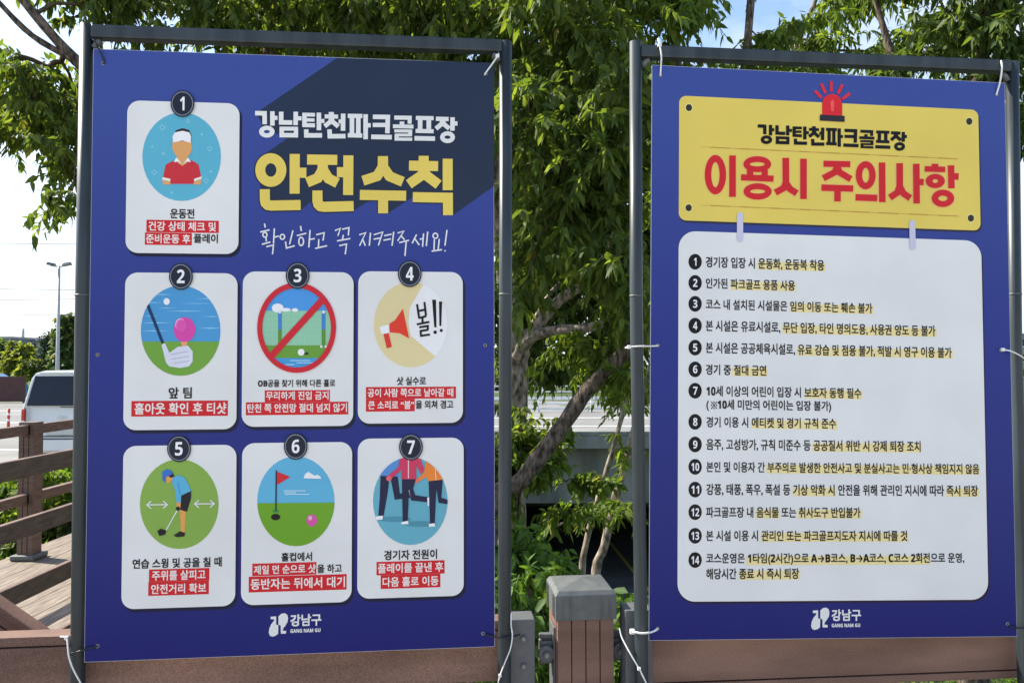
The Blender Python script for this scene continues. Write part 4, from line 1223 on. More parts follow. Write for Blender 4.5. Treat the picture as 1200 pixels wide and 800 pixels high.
def plant(name, label, cat, trunks, lumps, leafm, barkm, leaf=(0.074, 0.027), per=45, spread=0.17, dens=350, group=None, twig_r=0.0022, crown='crown', stem='trunk', droopy=0.75, maxlink=9.0):
    """trunks: list of (points, radii); lumps: list of (centre, radii xyz) in metres"""
    base = np.array(trunks[0][0][0], float)
    root = empty(name, label, cat, group, loc=base)
    nodes = []; par = []; woods = []
    for pts, rad in trunks:
        m = MB(); P = []; R = []
        pts = [np.array(q, float) for q in pts]
        for i in range(len(pts) - 1):
            p0 = pts[max(i - 1, 0)]; p1 = pts[i]; p2 = pts[i + 1]; p3 = pts[min(i + 2, len(pts) - 1)]
            for k in range(5):
                s = k / 5
                P.append(0.5 * ((2 * p1) + (-p0 + p2) * s + (2 * p0 - 5 * p1 + 4 * p2 - p3) * s * s + (-p0 + 3 * p1 - 3 * p2 + p3) * s ** 3))
                R.append((rad[i] + (rad[i + 1] - rad[i]) * s) * (1 + 0.07 * math.sin(i * 5 + k * 1.9)))
        P.append(pts[-1]); R.append(rad[-1])
        m.tube(P, R, barkm, 12)
        woods.append(m)
        for q in P[len(P) // 3:]: nodes.append(np.array(q)); par.append(-1)
    cen = []
    for c, r_ in lumps:
        k = max(4, int(dens * r_[0] * r_[2]))
        u = rnd_unit(k) * (RNG.random((k, 1)) ** (1 / 2.4))
        cen.append(np.array(c) + u * np.array(r_))
    cen = np.concatenate(cen)
    # link every spray to the nearest wood, nearest first
    order = np.argsort(np.min(np.linalg.norm(cen[:, None] - np.array(nodes)[None], axis=2), axis=1))
    cen = cen[order]
    nodes = list(nodes)
    edges = []
    A = np.zeros((len(nodes) + len(cen), 3)); A[:len(nodes)] = nodes
    for c in cen:
        q = A[:len(nodes)]; df = q - c
        dd = np.sqrt((df * df).sum(1)) + 0.35 * np.maximum(0, df[:, 2])
        j = int(np.argmin(dd)); A[len(nodes)] = c; nodes.append(c); par.append(j); edges.append((j, len(nodes) - 1))
    cnt = np.ones(len(nodes))
    for j, i in reversed(edges): cnt[j] += cnt[i]
    m = woods[0]
    for w_o in woods[1:]:
        o_ = len(m.v); m.v += w_o.v; m.f += [[i_ + o_ for i_ in f_] for f_ in w_o.f]; m.mi += w_o.mi; m.smooth += w_o.smooth
    for j, i in edges:
        a, b_ = nodes[j], nodes[i]; ln_ = np.linalg.norm(b_ - a)
        if ln_ < 1e-4: continue
        mid = (a + b_) / 2 + RNG.normal(size=3) * ln_ * 0.07 + np.array([0, 0, 0.06 * ln_])
        ra = min(0.05, twig_r * cnt[i] ** 0.45); rb = max(twig_r * 0.7, ra * 0.75)
        m.tube([a, mid, b_], [ra, (ra + rb) / 2, rb], M_TWIG, 4, cap=False)
    rel(m, stem, root)
    n = len(cen)
    # three little side shoots per spray, leaves alternate along them, hanging
    sh = 3; pl_ = max(3, per // sh)
    C = np.repeat(cen, sh, 0)
    D = rnd_unit(len(C)); D[:, 2] = D[:, 2] * 0.6 - 0.25; D /= np.linalg.norm(D, axis=1, keepdims=True)
    Ls = spread * (0.7 + 0.9 * RNG.random(len(C)))
    t = (np.arange(pl_) + 0.5) / pl_
    B = (C[:, None] + D[:, None] * (Ls[:, None] * t[None])[:, :, None]); B[:, :, 2] -= (t ** 2 * 0.25)[None] * Ls[:, None]
    B = B.reshape(-1, 3)
    DD = np.repeat(D, pl_, 0)
    sidev = np.cross(DD, rnd_unit(len(DD))); sidev /= np.linalg.norm(sidev, axis=1, keepdims=True) + 1e-9
    dr = DD * 0.45 + sidev * 0.75 + np.array([0, 0, -droopy]) + RNG.normal(size=DD.shape) * 0.25
    nmv = rnd_unit(len(DD)) * 0.8 + np.array([0, 0, 1.0])
    sz = 0.5 + 0.85 * RNG.random(len(B))
    ob = leaf_mesh(crown, B, dr, nmv, leaf[0] * sz, leaf[1] * sz * (0.85 + 0.35 * RNG.random(len(B))), leafm, root)
    ob.matrix_parent_inverse = Matrix.Translation(-Vector(base))
    return root


def lump(px, py, dep, rx, ry, rz):
    return (at(px, py, dep), (rx, ry, rz))


G_MID = leaf_mat('leaf_mid_green', (0.042, 0.08, 0.019), (0.135, 0.19, 0.042), 0.52)
G_DARK = leaf_mat('leaf_dark_green', (0.036, 0.07, 0.02), (0.105, 0.16, 0.04), 0.45)
G_LIGHT = leaf_mat('leaf_light_green', (0.055, 0.105, 0.02), (0.15, 0.215, 0.04), 0.5)
G_SHRUB = leaf_mat('leaf_shrub_green', (0.045, 0.10, 0.018), (0.12, 0.22, 0.04), 0.42)
G_FAR = leaf_mat('leaf_far_green', (0.045, 0.085, 0.028), (0.10, 0.16, 0.05), 0.3)
G_FARY = leaf_mat('leaf_far_yellow', (0.10, 0.14, 0.03), (0.19, 0.23, 0.05), 0.4)
G_PINE = leaf_mat('needle_dark', (0.018, 0.045, 0.022), (0.04, 0.075, 0.035), 0.2)
TG = 'leafy trees behind the signs'


def gpt(px, dep):
    p = at(px, 427, dep); return np.array([p[0], p[1], float(gz(p[0], p[1])) - 0.1])


# left tree: limbs slant up to the left over the boardwalk
plant('leafy_tree', 'leafy tree behind the left sign with dark limbs slanting up to the left', 'tree',
      [([gpt(265, 5.2), at(262, 520, 5.1), at(240, 300, 5.0), at(170, 140, 4.8), at(90, 72, 4.6), at(28, 2, 4.5), at(-40, -80, 4.5)], [.12, .10, .085, .06, .033, .024, .015]),
       ([at(240, 300, 5.0), at(300, 120, 5.2), at(340, -60, 5.3), at(330, -240, 5.4)], [.07, .055, .04, .02]),
       ([at(90, 72, 4.6), at(38, 42, 4.5), at(-6, -2, 4.4), at(-50, -50, 4.4)], [.022, .018, .014, .008])],
      [lump(20, 108, 4.6, .42, .5, .20), lump(78, 150, 4.5, .17, .35, .26), lump(60, 92, 4.7, .26, .3, .15), lump(30, 140, 5.0, .36, .3, .18), lump(10, 70, 5.0, .2, .3, .08), lump(85, 195, 4.6, .12, .25, .12), lump(90, 120, 5.0, .2, .3, .25), lump(62, 226, 3.9, .17, .14, .035), lump(-70, 120, 4.8, .4, .5, .25),
       lump(135, 15, 4.8, .3, .4, .25), lump(240, -5, 5.0, .45, .5, .25), lump(20, -45, 4.6, .3, .3, .16), lump(90, -60, 5, .5, .5, .3), lump(330, 10, 5.2, .5, .6, .4),
       lump(230, 130, 5.6, .8, .6, .6)],
      G_MID, M_BARK, leaf=(0.066, 0.027), per=48, group=TG)
# middle tree: forked pale trunk just right of the left sign
plant('leafy_tree', 'broad leafy tree with a forked pale trunk beside the right edge of the left sign', 'tree',
      [([gpt(596, 6.4), at(600, 560, 6.4), at(604, 470, 6.4), at(607, 412, 6.4), at(628, 385, 6.3), at(655, 352, 6.2), at(690, 325, 6.0), at(730, 250, 5.8)], [.13, .12, .11, .10, .05, .045, .038, .02]),
       ([at(604, 420, 6.35), at(614, 402, 6.3), at(640, 389, 6.2), at(688, 384, 6.0), at(735, 372, 5.9)], [.055, .05, .046, .040, .025]),
       ([at(606, 420, 6.4), at(590, 300, 6.3), at(580, 120, 6.1), at(600, -60, 6.0), at(610, -260, 6.0)], [.09, .075, .06, .045, .02]),
       ([at(612, 405, 6.35), at(640, 350, 6.5), at(668, 320, 6.5)], [.022, .018, .012])],
      [lump(440, 0, 5.2, .65, .6, .42), lump(560, 10, 5.0, .55, .6, .42), lump(650, 40, 4.6, .42, .5, .40), lump(640, 150, 4.4, .36, .45, .36), lump(710, 140, 4.3, .34, .4, .42),
       lump(670, 240, 4.5, .42, .4, .30), lump(722, 285, 4.2, .20, .3, .26), lump(620, 300, 5.0, .22, .3, .22), lump(712, 325, 4.9, .2, .3, .16), lump(740, 350, 4.6, .12, .25, .24), lump(606, 345, 4.4, .07, .14, .12), lump(600, 480, 5.9, .16, .2, .10),
       lump(690, -110, 5.2, .7, .7, .45), lump(520, 160, 6.2, .6, .5, .7)],
      G_MID, M_BARKP, leaf=(0.080, 0.030), group=TG)
# leaning tree
plant('leafy_tree', 'leafy tree with a dark trunk leaning right across the gap between the signs', 'tree',
      [([gpt(548, 4.9), at(575, 612, 4.9), at(612, 562, 4.9), at(655, 505, 4.9), at(690, 455, 4.9), at(735, 408, 4.9), at(800, 330, 5.0), at(860, 180, 5.1), at(880, 0, 5.2), at(890, -150, 5.2)],
        [.064, .062, .058, .054, .050, .048, .045, .038, .026, .014]),
       ([at(800, 330, 5.0), at(800, 180, 5.0), at(790, 20, 5.0), at(770, -120, 5.0)], [.04, .032, .024, .012])],
      [lump(800, 20, 4.8, .20, .4, .30), lump(760, -20, 4.7, .26, .4, .34), lump(800, -110, 5, .4, .5, .4), lump(700, 405, 5.1, .20, .2, .16), lump(722, 455, 5.0, .12, .2, .16), lump(738, 395, 5.1, .10, .2, .22),
       lump(915, 45, 5.2, .17, .3, .17), lump(890, -70, 5.3, .3, .4, .2), lump(820, 200, 5.6, .5, .4, .5), lump(672, 412, 5.0, .1, .15, .1), lump(955, 85, 5.2, .25, .3, .10), lump(870, 70, 5.2, .18, .3, .1)],
      G_LIGHT, M_BARK, group=TG)
# slender twin stems
plant('slender_tree', 'young tree with two thin pale stems behind the brown post', 'tree',
      [([gpt(694, 7.4), at(697, 690, 7.4), at(708, 640, 7.4), at(722, 580, 7.4), at(738, 525, 7.4), at(760, 440, 7.4), at(820, 260, 7.3), at(930, 60, 7.2), at(985, -80, 7.2)], [.048, .046, .044, .041, .037, .034, .03, .024, .014]),
       ([gpt(680, 7.0), at(682, 690, 7.0), at(686, 640, 7.0), at(702, 580, 7.0), at(720, 520, 7.0), at(733, 470, 7.0), at(742, 420, 7.0), at(790, 250, 7.0), at(850, 100, 7)], [.034, .032, .029, .026, .023, .021, .02, .016, .01]),
       ([at(686, 620, 7.0), at(665, 612, 6.6), at(640, 622, 6.2)], [.016, .012, .007])],
      [lump(660, 600, 6.3, .30, .3, .07), lump(712, 590, 6.6, .28, .3, .07), lump(730, 520, 7.0, .08, .15, .16), lump(735, 450, 7.2, .14, .2, .2), lump(960, 40, 7.0, .28, .4, .30), lump(1000, -20, 7.1, .4, .5, .3), lump(1040, 60, 7.0, .36, .4, .20), lump(1110, 45, 6.8, .4, .4, .3), lump(1090, -60, 7, .5, .5, .3),
       lump(860, 130, 7.4, .6, .5, .5)],
      G_LIGHT, M_BARKP, leaf=(0.09, 0.026), per=42, group=TG)
# right-hand tree
plant('leafy_tree', 'dark leafy tree rising behind the right end of the right sign', 'tree',
      [([gpt(1135, 5.6), at(1130, 500, 5.6), at(1120, 250, 5.6), at(1150, 60, 5.5), at(1190, -120, 5.4)], [.11, .10, .085, .055, .02]),
       ([at(1120, 250, 5.6), at(1060, 110, 5.8), at(1020, -20, 5.9)], [.05, .035, .015])],
      [lump(1165, 35, 5.3, .22, .4, .22), lump(1195, 60, 5.2, .14, .3, .32), lump(1120, 0, 5.4, .3, .4, .22), lump(1230, -40, 5.4, .45, .5, .4), lump(1060, -40, 5.7, .35, .4, .2), lump(1290, 60, 5.4, .35, .4, .45), lump(1130, 160, 6.0, .55, .4, .5), lump(1045, 70, 5.9, .25, .3, .14)],
      G_DARK, M_BARK, leaf=(0.08, 0.03), per=42, group=TG)
# deeper trees that close the view behind
for lab, px, dep, lumps_ in (
        ('dense dark tree farther back behind the left sign', 430, 9.0, [lump(400, 60, 8.8, 1.2, .9, .9), lump(520, -60, 8.8, 1.3, .9, .9), lump(560, 180, 8.8, .9, .7, 1.0), lump(300, -60, 9, .9, .8, .7), lump(540, 350, 9, .6, .5, .6)]),
        ('dense dark tree farther back filling the gap between the signs', 800, 9.6, [lump(660, 60, 9.2, .9, .8, 1.0), lump(680, 230, 9.2, .9, .8, .8), lump(640, 345, 9.4, .5, .6, .45), lump(720, -80, 9.2, 1.1, .8, .8), lump(720, 380, 9.6, .45, .5, .5), lump(770, 160, 9.4, .6, .6, 1.0), lump(640, 420, 9.8, .5, .4, .26), lump(600, 360, 9.6, .6, .4, .6), lump(690, 330, 9.6, .6, .4, .5), lump(740, 440, 9.8, .3, .3, .3), lump(650, 270, 9.4, .6, .4, .5), lump(750, 280, 9.4, .5, .4, .6)])):
    plant('background_tree', lab, 'tree', [([gpt(px, dep), at(px - 6, 540, dep), at(px + 8, 350, dep), at(px - 10, 100, dep), at(px, -80, dep)], [.13, .11, .09, .06, .02])],
          lumps_, G_DARK, M_BARK, leaf=(0.115, 0.042), per=42, spread=0.28, dens=210, group=TG)

# shrubs in the gap and round the post
SG = 'shrubs on the slope below the signs'
for lab, px, dep, lp_, mt, lf in (
        ('bright green shrub with yellowish leaves right of the left pipe frame, above the bracket', 590, 5.7, [lump(612, 520, 5.7, .17, .2, .26), lump(632, 540, 5.6, .14, .2, .2), lump(570, 560, 5.6, .25, .2, .35), lump(650, 500, 5.8, .12, .15, .08), lump(690, 560, 6.0, .2, .2, .07)], G_LIGHT, (.075, .036)),
        ('dark green shrub low in the gap, left of the post cap', 625, 4.2, [lump(618, 650, 4.2, .14, .25, .18), lump(590, 670, 4.2, .2, .2, .3), lump(655, 665, 4.6, .14, .2, .10)], G_SHRUB, (.07, .03)),
        ('long leaved green shrub behind the grey end bracket', 622, 3.3, [lump(620, 690, 3.3, .10, .16, .14), lump(640, 740, 3.3, .10, .15, .18), lump(600, 760, 3.3, .15, .15, .2)], G_SHRUB, (.068, .025)),
        ('small bright shrub right of the brown post', 728, 3.0, [lump(730, 712, 3.0, .045, .10, .09), lump(728, 780, 3.0, .07, .1, .14)], G_SHRUB, (.075, .034))):
    b0 = gpt(px, dep)
    plant('shrub', lab, 'shrub', [([b0, b0 * 0.5 + np.array(lp_[0][0]) * 0.5, lp_[0][0]], [.025, .018, .008])], lp_, mt, M_BARK, leaf=lf, per=30, spread=0.10, dens=900, group=SG, crown='foliage', stem='stem', droopy=0.6)

# hedge shrubs behind the boardwalk
k = 0
HLAB = ['low bright green shrub behind the boardwalk at the left picture edge', 'low yellowish shrub behind the boardwalk post', 'low green shrub behind the boardwalk beside the left pipe', 'taller shrub hidden behind the left sign beyond the boardwalk']
for lab, px, dep, py, rx, rz, mt in ((HLAB[0], 2, 8.4, 590, .55, .36, G_SHRUB), (HLAB[1], 52, 8.0, 588, .42, .36, G_LIGHT), (HLAB[2], 82, 8.8, 575, .42, .40, G_SHRUB), (HLAB[3], 150, 8.4, 570, .6, .45, G_MID)):
    c = at(px, py, dep); b0 = np.array([c[0], c[1], -0.5])
    plant('hedge_shrub', lab, 'shrub', [([b0, (b0 + c) / 2, c], [.03, .02, .01])], [(c, (rx, .45, rz)), (c + np.array([0, -.5, -.28]), (rx, .4, .22))], mt, M_BARK, leaf=(.085, .045), per=30, spread=.12, dens=420, group='shrubs along the boardwalk', crown='foliage', stem='stem', droopy=.3)

# weeds covering the slope (nobody could count them)
n = 26000
xx = RNG.uniform(-1.5, 9, n); yy = RNG.uniform(2.6, 17.6, n)
keep = ~((xx > np.interp(yy, [6.5, 17], [4.6 - 1.6, 3.2 - 1.6])) & (xx < np.interp(yy, [6.5, 17], [7.3, 5.9])))
xx, yy = xx[keep], yy[keep]; n = len(xx)
bz_ = gz(xx, yy) + RNG.random(n) ** 2 * 0.35
dr = rnd_unit(n); dr[:, 2] = np.abs(dr[:, 2]) * 0.6 + 0.2
ob = leaf_mesh('ground_cover', np.stack([xx, yy, bz_], 1), dr, rnd_unit(n) * .6 + np.array([0, 0, 1.0]), RNG.uniform(.10, .24, n), RNG.uniform(.03, .09, n), G_SHRUB)
tag(ob, 'green weeds covering the slope below the signs', 'ground cover', kind='stuff')
n = 9000
xx = RNG.uniform(-9, -4.4, n); yy = RNG.uniform(3, 10.9, n)
dr = rnd_unit(n); dr[:, 2] = np.abs(dr[:, 2]) + 0.2
ob = leaf_mesh('verge_plants', np.stack([xx, yy, gz(xx, yy) + RNG.random(n) ** 2 * 0.25], 1), dr, rnd_unit(n) * .6 + np.array([0, 0, 1.0]), RNG.uniform(.08, .2, n), RNG.uniform(.02, .05, n), G_MID)
tag(ob, 'low green plants on the verge beside the boardwalk', 'ground cover', kind='stuff')


# ------------------------------------------------------------------ things along the road at the left
def van():
    c = ground_at(72, 527, ROADZ + 0.0)
    dep = 14.8
    p0 = at(72, 500, dep)
    vn = empty('white_van', 'white van seen from behind, parked on the road beyond the boardwalk', 'van', loc=(p0[0], p0[1], ROADZ))
    Wp = mat('white_car_paint', (0.80, 0.81, 0.80), 0.25, 0.5, 0.02, 3)
    Gl = mat('tinted_glass', (0.012, 0.017, 0.032), 0.10, 0.3, 0.1, 3)
    Rd = mat('red_lens', (0.55, 0.03, 0.025), 0.2, 0.5, 0.1, 20)
    Cl = mat('clear_lens', (0.75, 0.72, 0.70), 0.2, 0.5, 0.05, 20)
    Bk = mat('black_rubber', (0.02, 0.02, 0.022), 0.7, 0.3, 0.1, 20)
    Ch = mat('chrome', (0.55, 0.56, 0.57), 0.2, 0.5, 0.05, 10, metal=0.9)
    w2 = 0.80
    # cross sections (half width at heights) swept along the length
    prof = [(0.70, 0.24), (0.775, 0.34), (0.80, 0.62), (0.80, 1.02), (0.785, 1.12), (0.69, 1.70), (0.62, 1.81), (0.42, 1.86)]
    def ring(y, sx_, dz, top):
        r = [(x * sx_, y, min(z, top) + dz) for x, z in prof]
        return r + [(-x, yy_, z) for x, yy_, z in reversed(r)]
    secs = []
    def add(y_of_z, sx_, top): 
        r = ring(0, sx_, 0, top); secs.append([(x, y_of_z(z), z) for x, _, z in r])
    add(lambda z: 0.02 if z < 1.05 else 0.02 + (z - 1.05) * 0.20, 0.97, 3)
    add(lambda z: 0.10 if z < 1.05 else 0.10 + (z - 1.05) * 0.20, 1.0, 3)
    add(lambda z: 2.6, 1.0, 3); add(lambda z: 3.3, 1.0, 1.72); add(lambda z: 4.1, 0.98, 1.12); add(lambda z: 4.75, 0.9, 0.95)
    yb_ = lambda z: 0.02 + max(0, z - 1.05) * 0.20 - 0.012
    m = MB(); n = len(secs[0])
    vs = [q for s in secs for q in s]
    fs = [(i * n + k, (i + 1) * n + k, (i + 1) * n + (k + 1) % n, i * n + (k + 1) % n) for i in range(len(secs) - 1) for k in range(n)]
    fs += [tuple(range(n)), tuple(reversed(range((len(secs) - 1) * n, len(secs) * n)))]
    m.add(vs, fs, Wp)
    m.build('body', vn, bevel=0.06)
    m = MB(); m.box((-0.70, -0.006, 0.565), (0.70, 0.03, 0.577), Bk)
    for s in (-1, 1): m.box((s * 0.70 - 0.004, -0.004, 0.577), (s * 0.70 + 0.004, 0.02, 1.13), Bk)
    m.build('tailgate_seam', vn)
    m = MB(); m.box((-0.52, yb_(1.80) - 0.02, 1.80), (0.52, yb_(1.80) + 0.06, 1.83), Wp); m.build('roof_spoiler', vn, bevel=0.01)
    m = MB()
    def yb(z): return 0.02 + max(0, z - 1.05) * 0.20 - 0.012
    m.add([(-0.69, yb(1.17), 1.17), (0.69, yb(1.17), 1.17), (0.60, yb(1.75), 1.75), (-0.60, yb(1.75), 1.75)], [(0, 1, 2, 3)], Gl)
    m.build('rear_window', vn)
    m = MB(); m.box((-0.03, yb(1.2) - 0.03, 1.135), (0.30, yb(1.16) - 0.008, 1.15), Bk); m.build('wiper', vn)
    for s in (-1, 1):
        m = MB()
        for z0, z1, mm in ((0.62, 0.80, Rd), (0.802, 0.88, Cl), (0.882, 1.10, Rd)):
            m.add([(s * 0.69, -0.004, z0), (s * 0.79, 0.03, z0), (s * 0.785, 0.03, z1), (s * 0.70, -0.004, z1)], [(0, 1, 2, 3) if s > 0 else (3, 2, 1, 0)], mm)
            m.add([(s * 0.79, 0.03, z0), (s * 0.808, 0.16, z0), (s * 0.805, 0.16, z1), (s * 0.785, 0.03, z1)], [(0, 1, 2, 3) if s > 0 else (3, 2, 1, 0)], mm)
        m.build('tail_light', vn)
        m = MB()
        m.add([(s * 0.785, 0.6, 1.14), (s * 0.785, 2.9, 1.14), (s * 0.69, 2.8, 1.62), (s * 0.69, 0.7, 1.62)], [(0, 1, 2, 3) if s > 0 else (3, 2, 1, 0)], Gl)
        for v in range(4): m.v[v] = (m.v[v][0] * 1.012, m.v[v][1], m.v[v][2])
        m.build('side_window', vn)
        for yw in (0.95, 3.75):
            m = MB(); m.tube([(s * 0.60, yw, 0.33), (s * 0.79, yw, 0.33)], 0.33, Bk, 24); wh = m.build('wheel', vn)
            m = MB(); m.tube([(s * 0.70, yw, 0.33), (s * 0.796, yw, 0.33)], 0.2, Ch, 20); m.build('rim', wh)
    m = MB(); m.box((-0.76, -0.07, 0.28), (0.76, 0.06, 0.52), Wp); bp = m.build('bumper', vn, bevel=0.03)
    m = MB(); m.box((-0.62, -0.074, 0.515), (0.62, -0.02, 0.527), Bk); m.build('bumper_seam', bp)
    m = MB()
    # oval badge on the tailgate with a slanting bar pair
    nn = 24
    for a, b_, y in ((0.085, 0.05, -0.008),):
        vs = [(a * math.cos(2 * math.pi * i / nn), y, 0.93 + b_ * math.sin(2 * math.pi * i / nn)) for i in range(nn)] + [(a * .84 * math.cos(2 * math.pi * i / nn), y, 0.93 + b_ * .8 * math.sin(2 * math.pi * i / nn)) for i in range(nn)]
        m.add(vs, [(i, (i + 1) % nn, nn + (i + 1) % nn, nn + i) for i in range(nn)], Ch)
    for x0 in (-0.03, 0.018): m.add([(x0, -0.0085, 0.897), (x0 + .014, -0.0085, 0.897), (x0 + .026, -0.0085, 0.963), (x0 + .012, -0.0085, 0.963)], [(0, 1, 2, 3)], Ch)
    m.add([(-0.022, -0.009, 0.925), (0.03, -0.009, 0.925), (0.03, -0.009, 0.937), (-0.022, -0.009, 0.937)], [(0, 1, 2, 3)], Ch)
    m.build('tailgate_badge', vn)
    m = MB(); m.box((-0.30, -0.012, 0.60), (0.30, 0.012, 0.76), mat('plate', (0.6, 0.6, 0.58), 0.4, 0.4, 0.05, 10)); m.build('number_plate', vn)
    m = MB(); m.box((-0.40, -0.02, 0.78), (0.40, 0.01, 0.81), Wp); m.build('tailgate_handle', vn, bevel=0.006)
    vn.rotation_euler = (0, 0, math.radians(3))


van()

# traffic delineator on the road
c = at(10, 493, 22.5)
dl = empty('delineator_post', 'slim red road delineator post with white bands, left of the white van', 'traffic post', loc=(c[0], c[1], ROADZ))
m = MB(); m.tube([(0, 0, 0), (0, 0, 0.68)], 0.04, mat('red_plastic', (0.55, 0.06, 0.03), 0.5, 0.4, 0.1, 10), 12); m.build('post', dl)
for z in (0.3, 0.48):
    m = MB(); m.tube([(0, 0, z), (0, 0, z + 0.07)], 0.0415, M_WHITE, 12); m.build('reflective_band', dl)
m = MB(); m.tube([(0, 0, 0), (0, 0, 0.03)], 0.11, M_TIEK, 14); m.build('base', dl)

# brown panel fence and blue car behind it
M_FENCE = mat('maroon_fence', (0.075, 0.035, 0.035), 0.6, 0.3, 0.15, 3)
fl = at(-160, 455, 40); fr_ = at(28, 455, 40)
fe = empty('panel_fence', 'dark brown panel fence across the road, left of the white van', 'fence', loc=(fl[0], fl[1], -0.32))
for i in range(6):
    w0 = (fr_[0] - fl[0]) / 6
    m = MB(); m.box((i * w0 + 0.05, 0, 0.1), ((i + 1) * w0 - 0.05, 0.05, 1.42), M_FENCE); m.build('panel', fe)
    m = MB(); m.box(((i + 1) * w0 - 0.05, -0.02, 0), ((i + 1) * w0 + 0.05, 0.07, 1.45), M_FENCE); m.build('post', fe)

M_CARB = mat('blue_car_paint', (0.12, 0.26, 0.42), 0.3, 0.5, 0.05, 3)
cpos = at(-22, 440, 43)
cr = empty('blue_car', 'light blue car parked behind the brown fence, only its roof showing', 'car', loc=(cpos[0], cpos[1], -0.32))
m = MB()
sec = [(-2.1, .3, .85), (-2.0, .3, 1.0), (-1.2, .25, 1.08), (-0.5, .25, 1.62), (0.9, .25, 1.66), (1.7, .25, 1.15), (2.1, .3, 1.05), (2.2, .35, .8)]
vs = []
for x, z0, z1 in sec: vs += [(x, -.85, z0), (x, -.85, min(z1, 1.05)), (x, -.62, z1), (x, .62, z1), (x, .85, min(z1, 1.05)), (x, .85, z0)]
m.add(vs, [(i * 6 + k, i * 6 + (k + 1) % 6, (i + 1) * 6 + (k + 1) % 6, (i + 1) * 6 + k) for i in range(len(sec) - 1) for k in range(6)] + [tuple(range(5, -1, -1)), tuple(range(42, 48))], M_CARB, False)
m.v = [(x, y, z * 0.93) for x, y, z in m.v]
m.build('body', cr, bevel=0.05)
gl = mat('tinted_glass', (0.015, 0.02, 0.035))
for s in (-1, 1):
    m = MB(); m.add([(-1.0, s * .80, 1.10), (1.4, s * .80, 1.10), (0.9, s * .66, 1.55), (-0.5, s * .66, 1.55)], [(0, 1, 2, 3)], gl); m.build('side_window', cr)
    for x in (-1.35, 1.4):
        m = MB(); m.tube([(x, s * .68, .32), (x, s * .87, .32)], .32, M_TIEK, 18); m.build('wheel', cr)

# street lamp
lb = at(67, 455, 40)
lp = empty('street_lamp', 'tall grey street lamp with two heads above the white van', 'street lamp', loc=(lb[0], lb[1], -0.32))
M_GALV = mat('galvanised_steel', (0.36, 0.38, 0.39), 0.5, 0.5, 0.1, 5)
hgt = at(67, 311, 40)[2] + 0.32
m = MB(); m.tube([(0, 0, 0), (0, 0, 1.2), (0, 0, hgt)], [.12, .10, .06], M_GALV, 12); m.build('pole', lp)
m = MB(); m.tube([(-.45, 0, hgt + .02), (0, 0, hgt - .05), (.45, 0, hgt + .02)], .035, M_GALV, 8); m.build('arm', lp)
for s in (-1, 1):
    m = MB(); m.add([(s * .2, -.12, hgt), (s * .62, -.15, hgt + .06), (s * .62, .15, hgt + .06), (s * .2, .12, hgt), (s * .25, -.08, hgt + .14), (s * .58, -.10, hgt + .2), (s * .58, .10, hgt + .2), (s * .25, .08, hgt + .14)],
                    [(0, 1, 2, 3), (7, 6, 5, 4), (0, 4, 5, 1), (1, 5, 6, 2), (2, 6, 7, 3), (3, 7, 4, 0)], M_BRKT); m.build('lamp_head', lp)

# overhead lines
for i, (y0, y1, lab) in enumerate(((286, 292, 'thin overhead line, the highest across the pale sky at the left'), (339, 346, 'thin overhead line crossing the sky just below the street lamp heads'), (357, 350, 'thin overhead line tilting the other way behind the street lamp'), (371, 372, 'thin overhead line, lowest above the far roofs'))):
    a = at(-260, y0 - 12, 36); c = at(420, y1 - 16, 36)
    pts = [a + (c - a) * t - np.array([0, 0, 4 * t * (1 - t) * 0.45]) for t in np.linspace(0, 1, 15)]
    m = MB(); m.tube(pts, 0.015, M_BRKT, 5)
    tag(m.build('overhead_line'), lab, 'cable', 'overhead lines')

# far trees
FG = 'far trees beyond the road'
def far_tree(lab, px, py, dep, rx, rz, mt, lf=(.34, .2), name='distant_tree'):
    c = at(px, py, dep); b0 = np.array([c[0], c[1], -0.4])
    ls_ = [(c, (rx, rx, rz)), (c + np.array([rx * .5, 0, -rz * .35]), (rx * .7, rx * .7, rz * .6)), (c + np.array([-rx * .5, 0, -rz * .45]), (rx * .7, rx * .7, rz * .6))]
    plant(name, lab, 'tree', [([b0, (b0 + c) / 2, c + np.array([0, 0, rz * .5])], [.18, .13, .05])], ls_, mt, M_BARK, leaf=lf, per=30, spread=.28, dens=80, group=FG, twig_r=.008, droopy=.2)
far_tree('far green tree at the left picture edge behind the fence', 4, 422, 52, 1.1, 1.4, G_FAR)
far_tree('far yellow green tree behind the brown fence', 22, 420, 50, .8, 1.3, G_FARY)
far_tree('far light green bush tree behind the van roof', 44, 430, 48, .9, .55, G_FARY)
far_tree('far light green bush beside the street lamp pole', 68, 428, 48, .7, .6, G_FARY)
far_tree('far dark green tree beside the left pipe frame', 86, 405, 46, 1.0, 2.4, G_FAR)
far_tree('far green tree hidden behind the left sign', 150, 400, 50, 2.0, 2.6, G_FAR)
far_tree('far green tree beyond the bridge, left in the gap', 612, 425, 56, 2.4, 2.2, G_FAR)
far_tree('far green tree beyond the bridge, right in the gap', 705, 425, 58, 2.6, 2.2, G_FAR)
far_tree('far green tree hidden behind the right sign', 900, 400, 60, 3.0, 3.0, G_FAR)
far_tree('far green tree outside the left picture edge', -70, 410, 55, 2.4, 2.6, G_FAR)
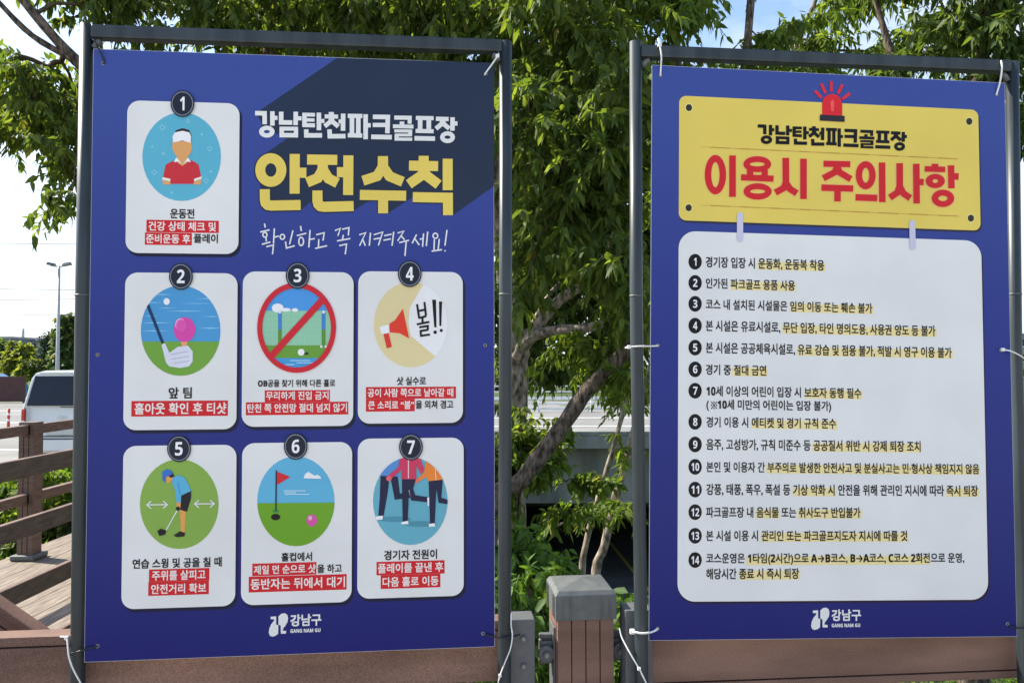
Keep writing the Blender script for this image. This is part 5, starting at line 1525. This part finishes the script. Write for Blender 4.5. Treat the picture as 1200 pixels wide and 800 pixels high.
# pine with whorled branches
c = at(57, 428, 47); b0 = np.array([c[0], c[1], -0.4])
ls_ = []
for i in range(6):
    zz = at(57, 424 - i * 6.2, 47)[2]; rr = 1.0 - i * 0.13
    ls_ += [(np.array([c[0] + s * rr * .5, c[1], zz]), (rr * .42, rr * .4, .13)) for s in (-1, 1)]
plant('pine_tree', 'dark far pine with layered branches left of the street lamp', 'tree', [([b0, c, at(57, 388, 47)], [.14, .1, .03])], ls_, G_PINE, M_BARK, leaf=(.22, .06), per=36, spread=.3, dens=110, group=FG, twig_r=.008, droopy=.1)


# far buildings
def building(lab, px0, px1, ptop, dep, col, storeys, bays, roofcol=(0.2, 0.2, 0.21)):
    a = at(px0, ptop, dep); c = at(px1, ptop, dep); h = a[2] + 0.5; wd = c[0] - a[0]
    bd = empty('far_building', lab, 'building', 'far low buildings', loc=(a[0], a[1], -0.5))
    mw = mat('wall_%d' % int(col[0] * 1000), col, 0.8, 0.2, 0.1, 0.5)
    m = MB(); m.box((0, 0, 0), (wd, 9, h), mw); m.build('wall', bd)
    m = MB(); m.box((-.2, -.2, h + .003), (wd + .2, 9.2, h + .35), mat('roof_%d' % int(roofcol[0] * 1000), roofcol, 0.7, 0.2, 0.1, 1)); m.build('roof', bd)
    for s in range(storeys):
        for b_ in range(bays):
            z0 = (s + .35) * h / storeys; z1 = (s + .8) * h / storeys; x0 = (b_ + .2) * wd / bays; x1 = (b_ + .8) * wd / bays
            m = MB(); m.box((x0, -.05, z0), (x1, .0, z1), gl); wn = m.build('window', bd)
            m = MB(); m.box((x0 - .1, -.14, z0 - .12), (x1 + .1, -.0, z0 - .002), M_WHITE); m.build('sill', wn)
building('far grey blue building at the left picture edge', -60, 13, 397, 120, (0.20, 0.24, 0.30), 3, 5, (0.34, 0.33, 0.33))
building('far grey building with a slim mast, above the brown fence', 15, 44, 400, 125, (0.30, 0.31, 0.33), 3, 3, (0.2, 0.22, 0.26))
building('far pale low building left of the street lamp', 33, 52, 423, 100, (0.52, 0.50, 0.45), 1, 3, (0.45, 0.44, 0.42))
building('far beige building partly behind the left pipe', 66, 140, 402, 130, (0.42, 0.38, 0.34), 3, 6)
building('far grey building beyond the right picture edge', 1185, 1300, 394, 90, (0.30, 0.33, 0.38), 3, 6)
mb_ = at(27, 385, 124); m = MB(); m.tube([(mb_[0], mb_[1], at(27, 402, 124)[2]), mb_], [.26, .2], mat('mast_grey', (0.45, 0.46, 0.48), 0.6, 0.3, 0.05, 1), 8)
tag(m.build('chimney_stack'), 'slim pale chimney on the far skyline at the left', 'chimney')
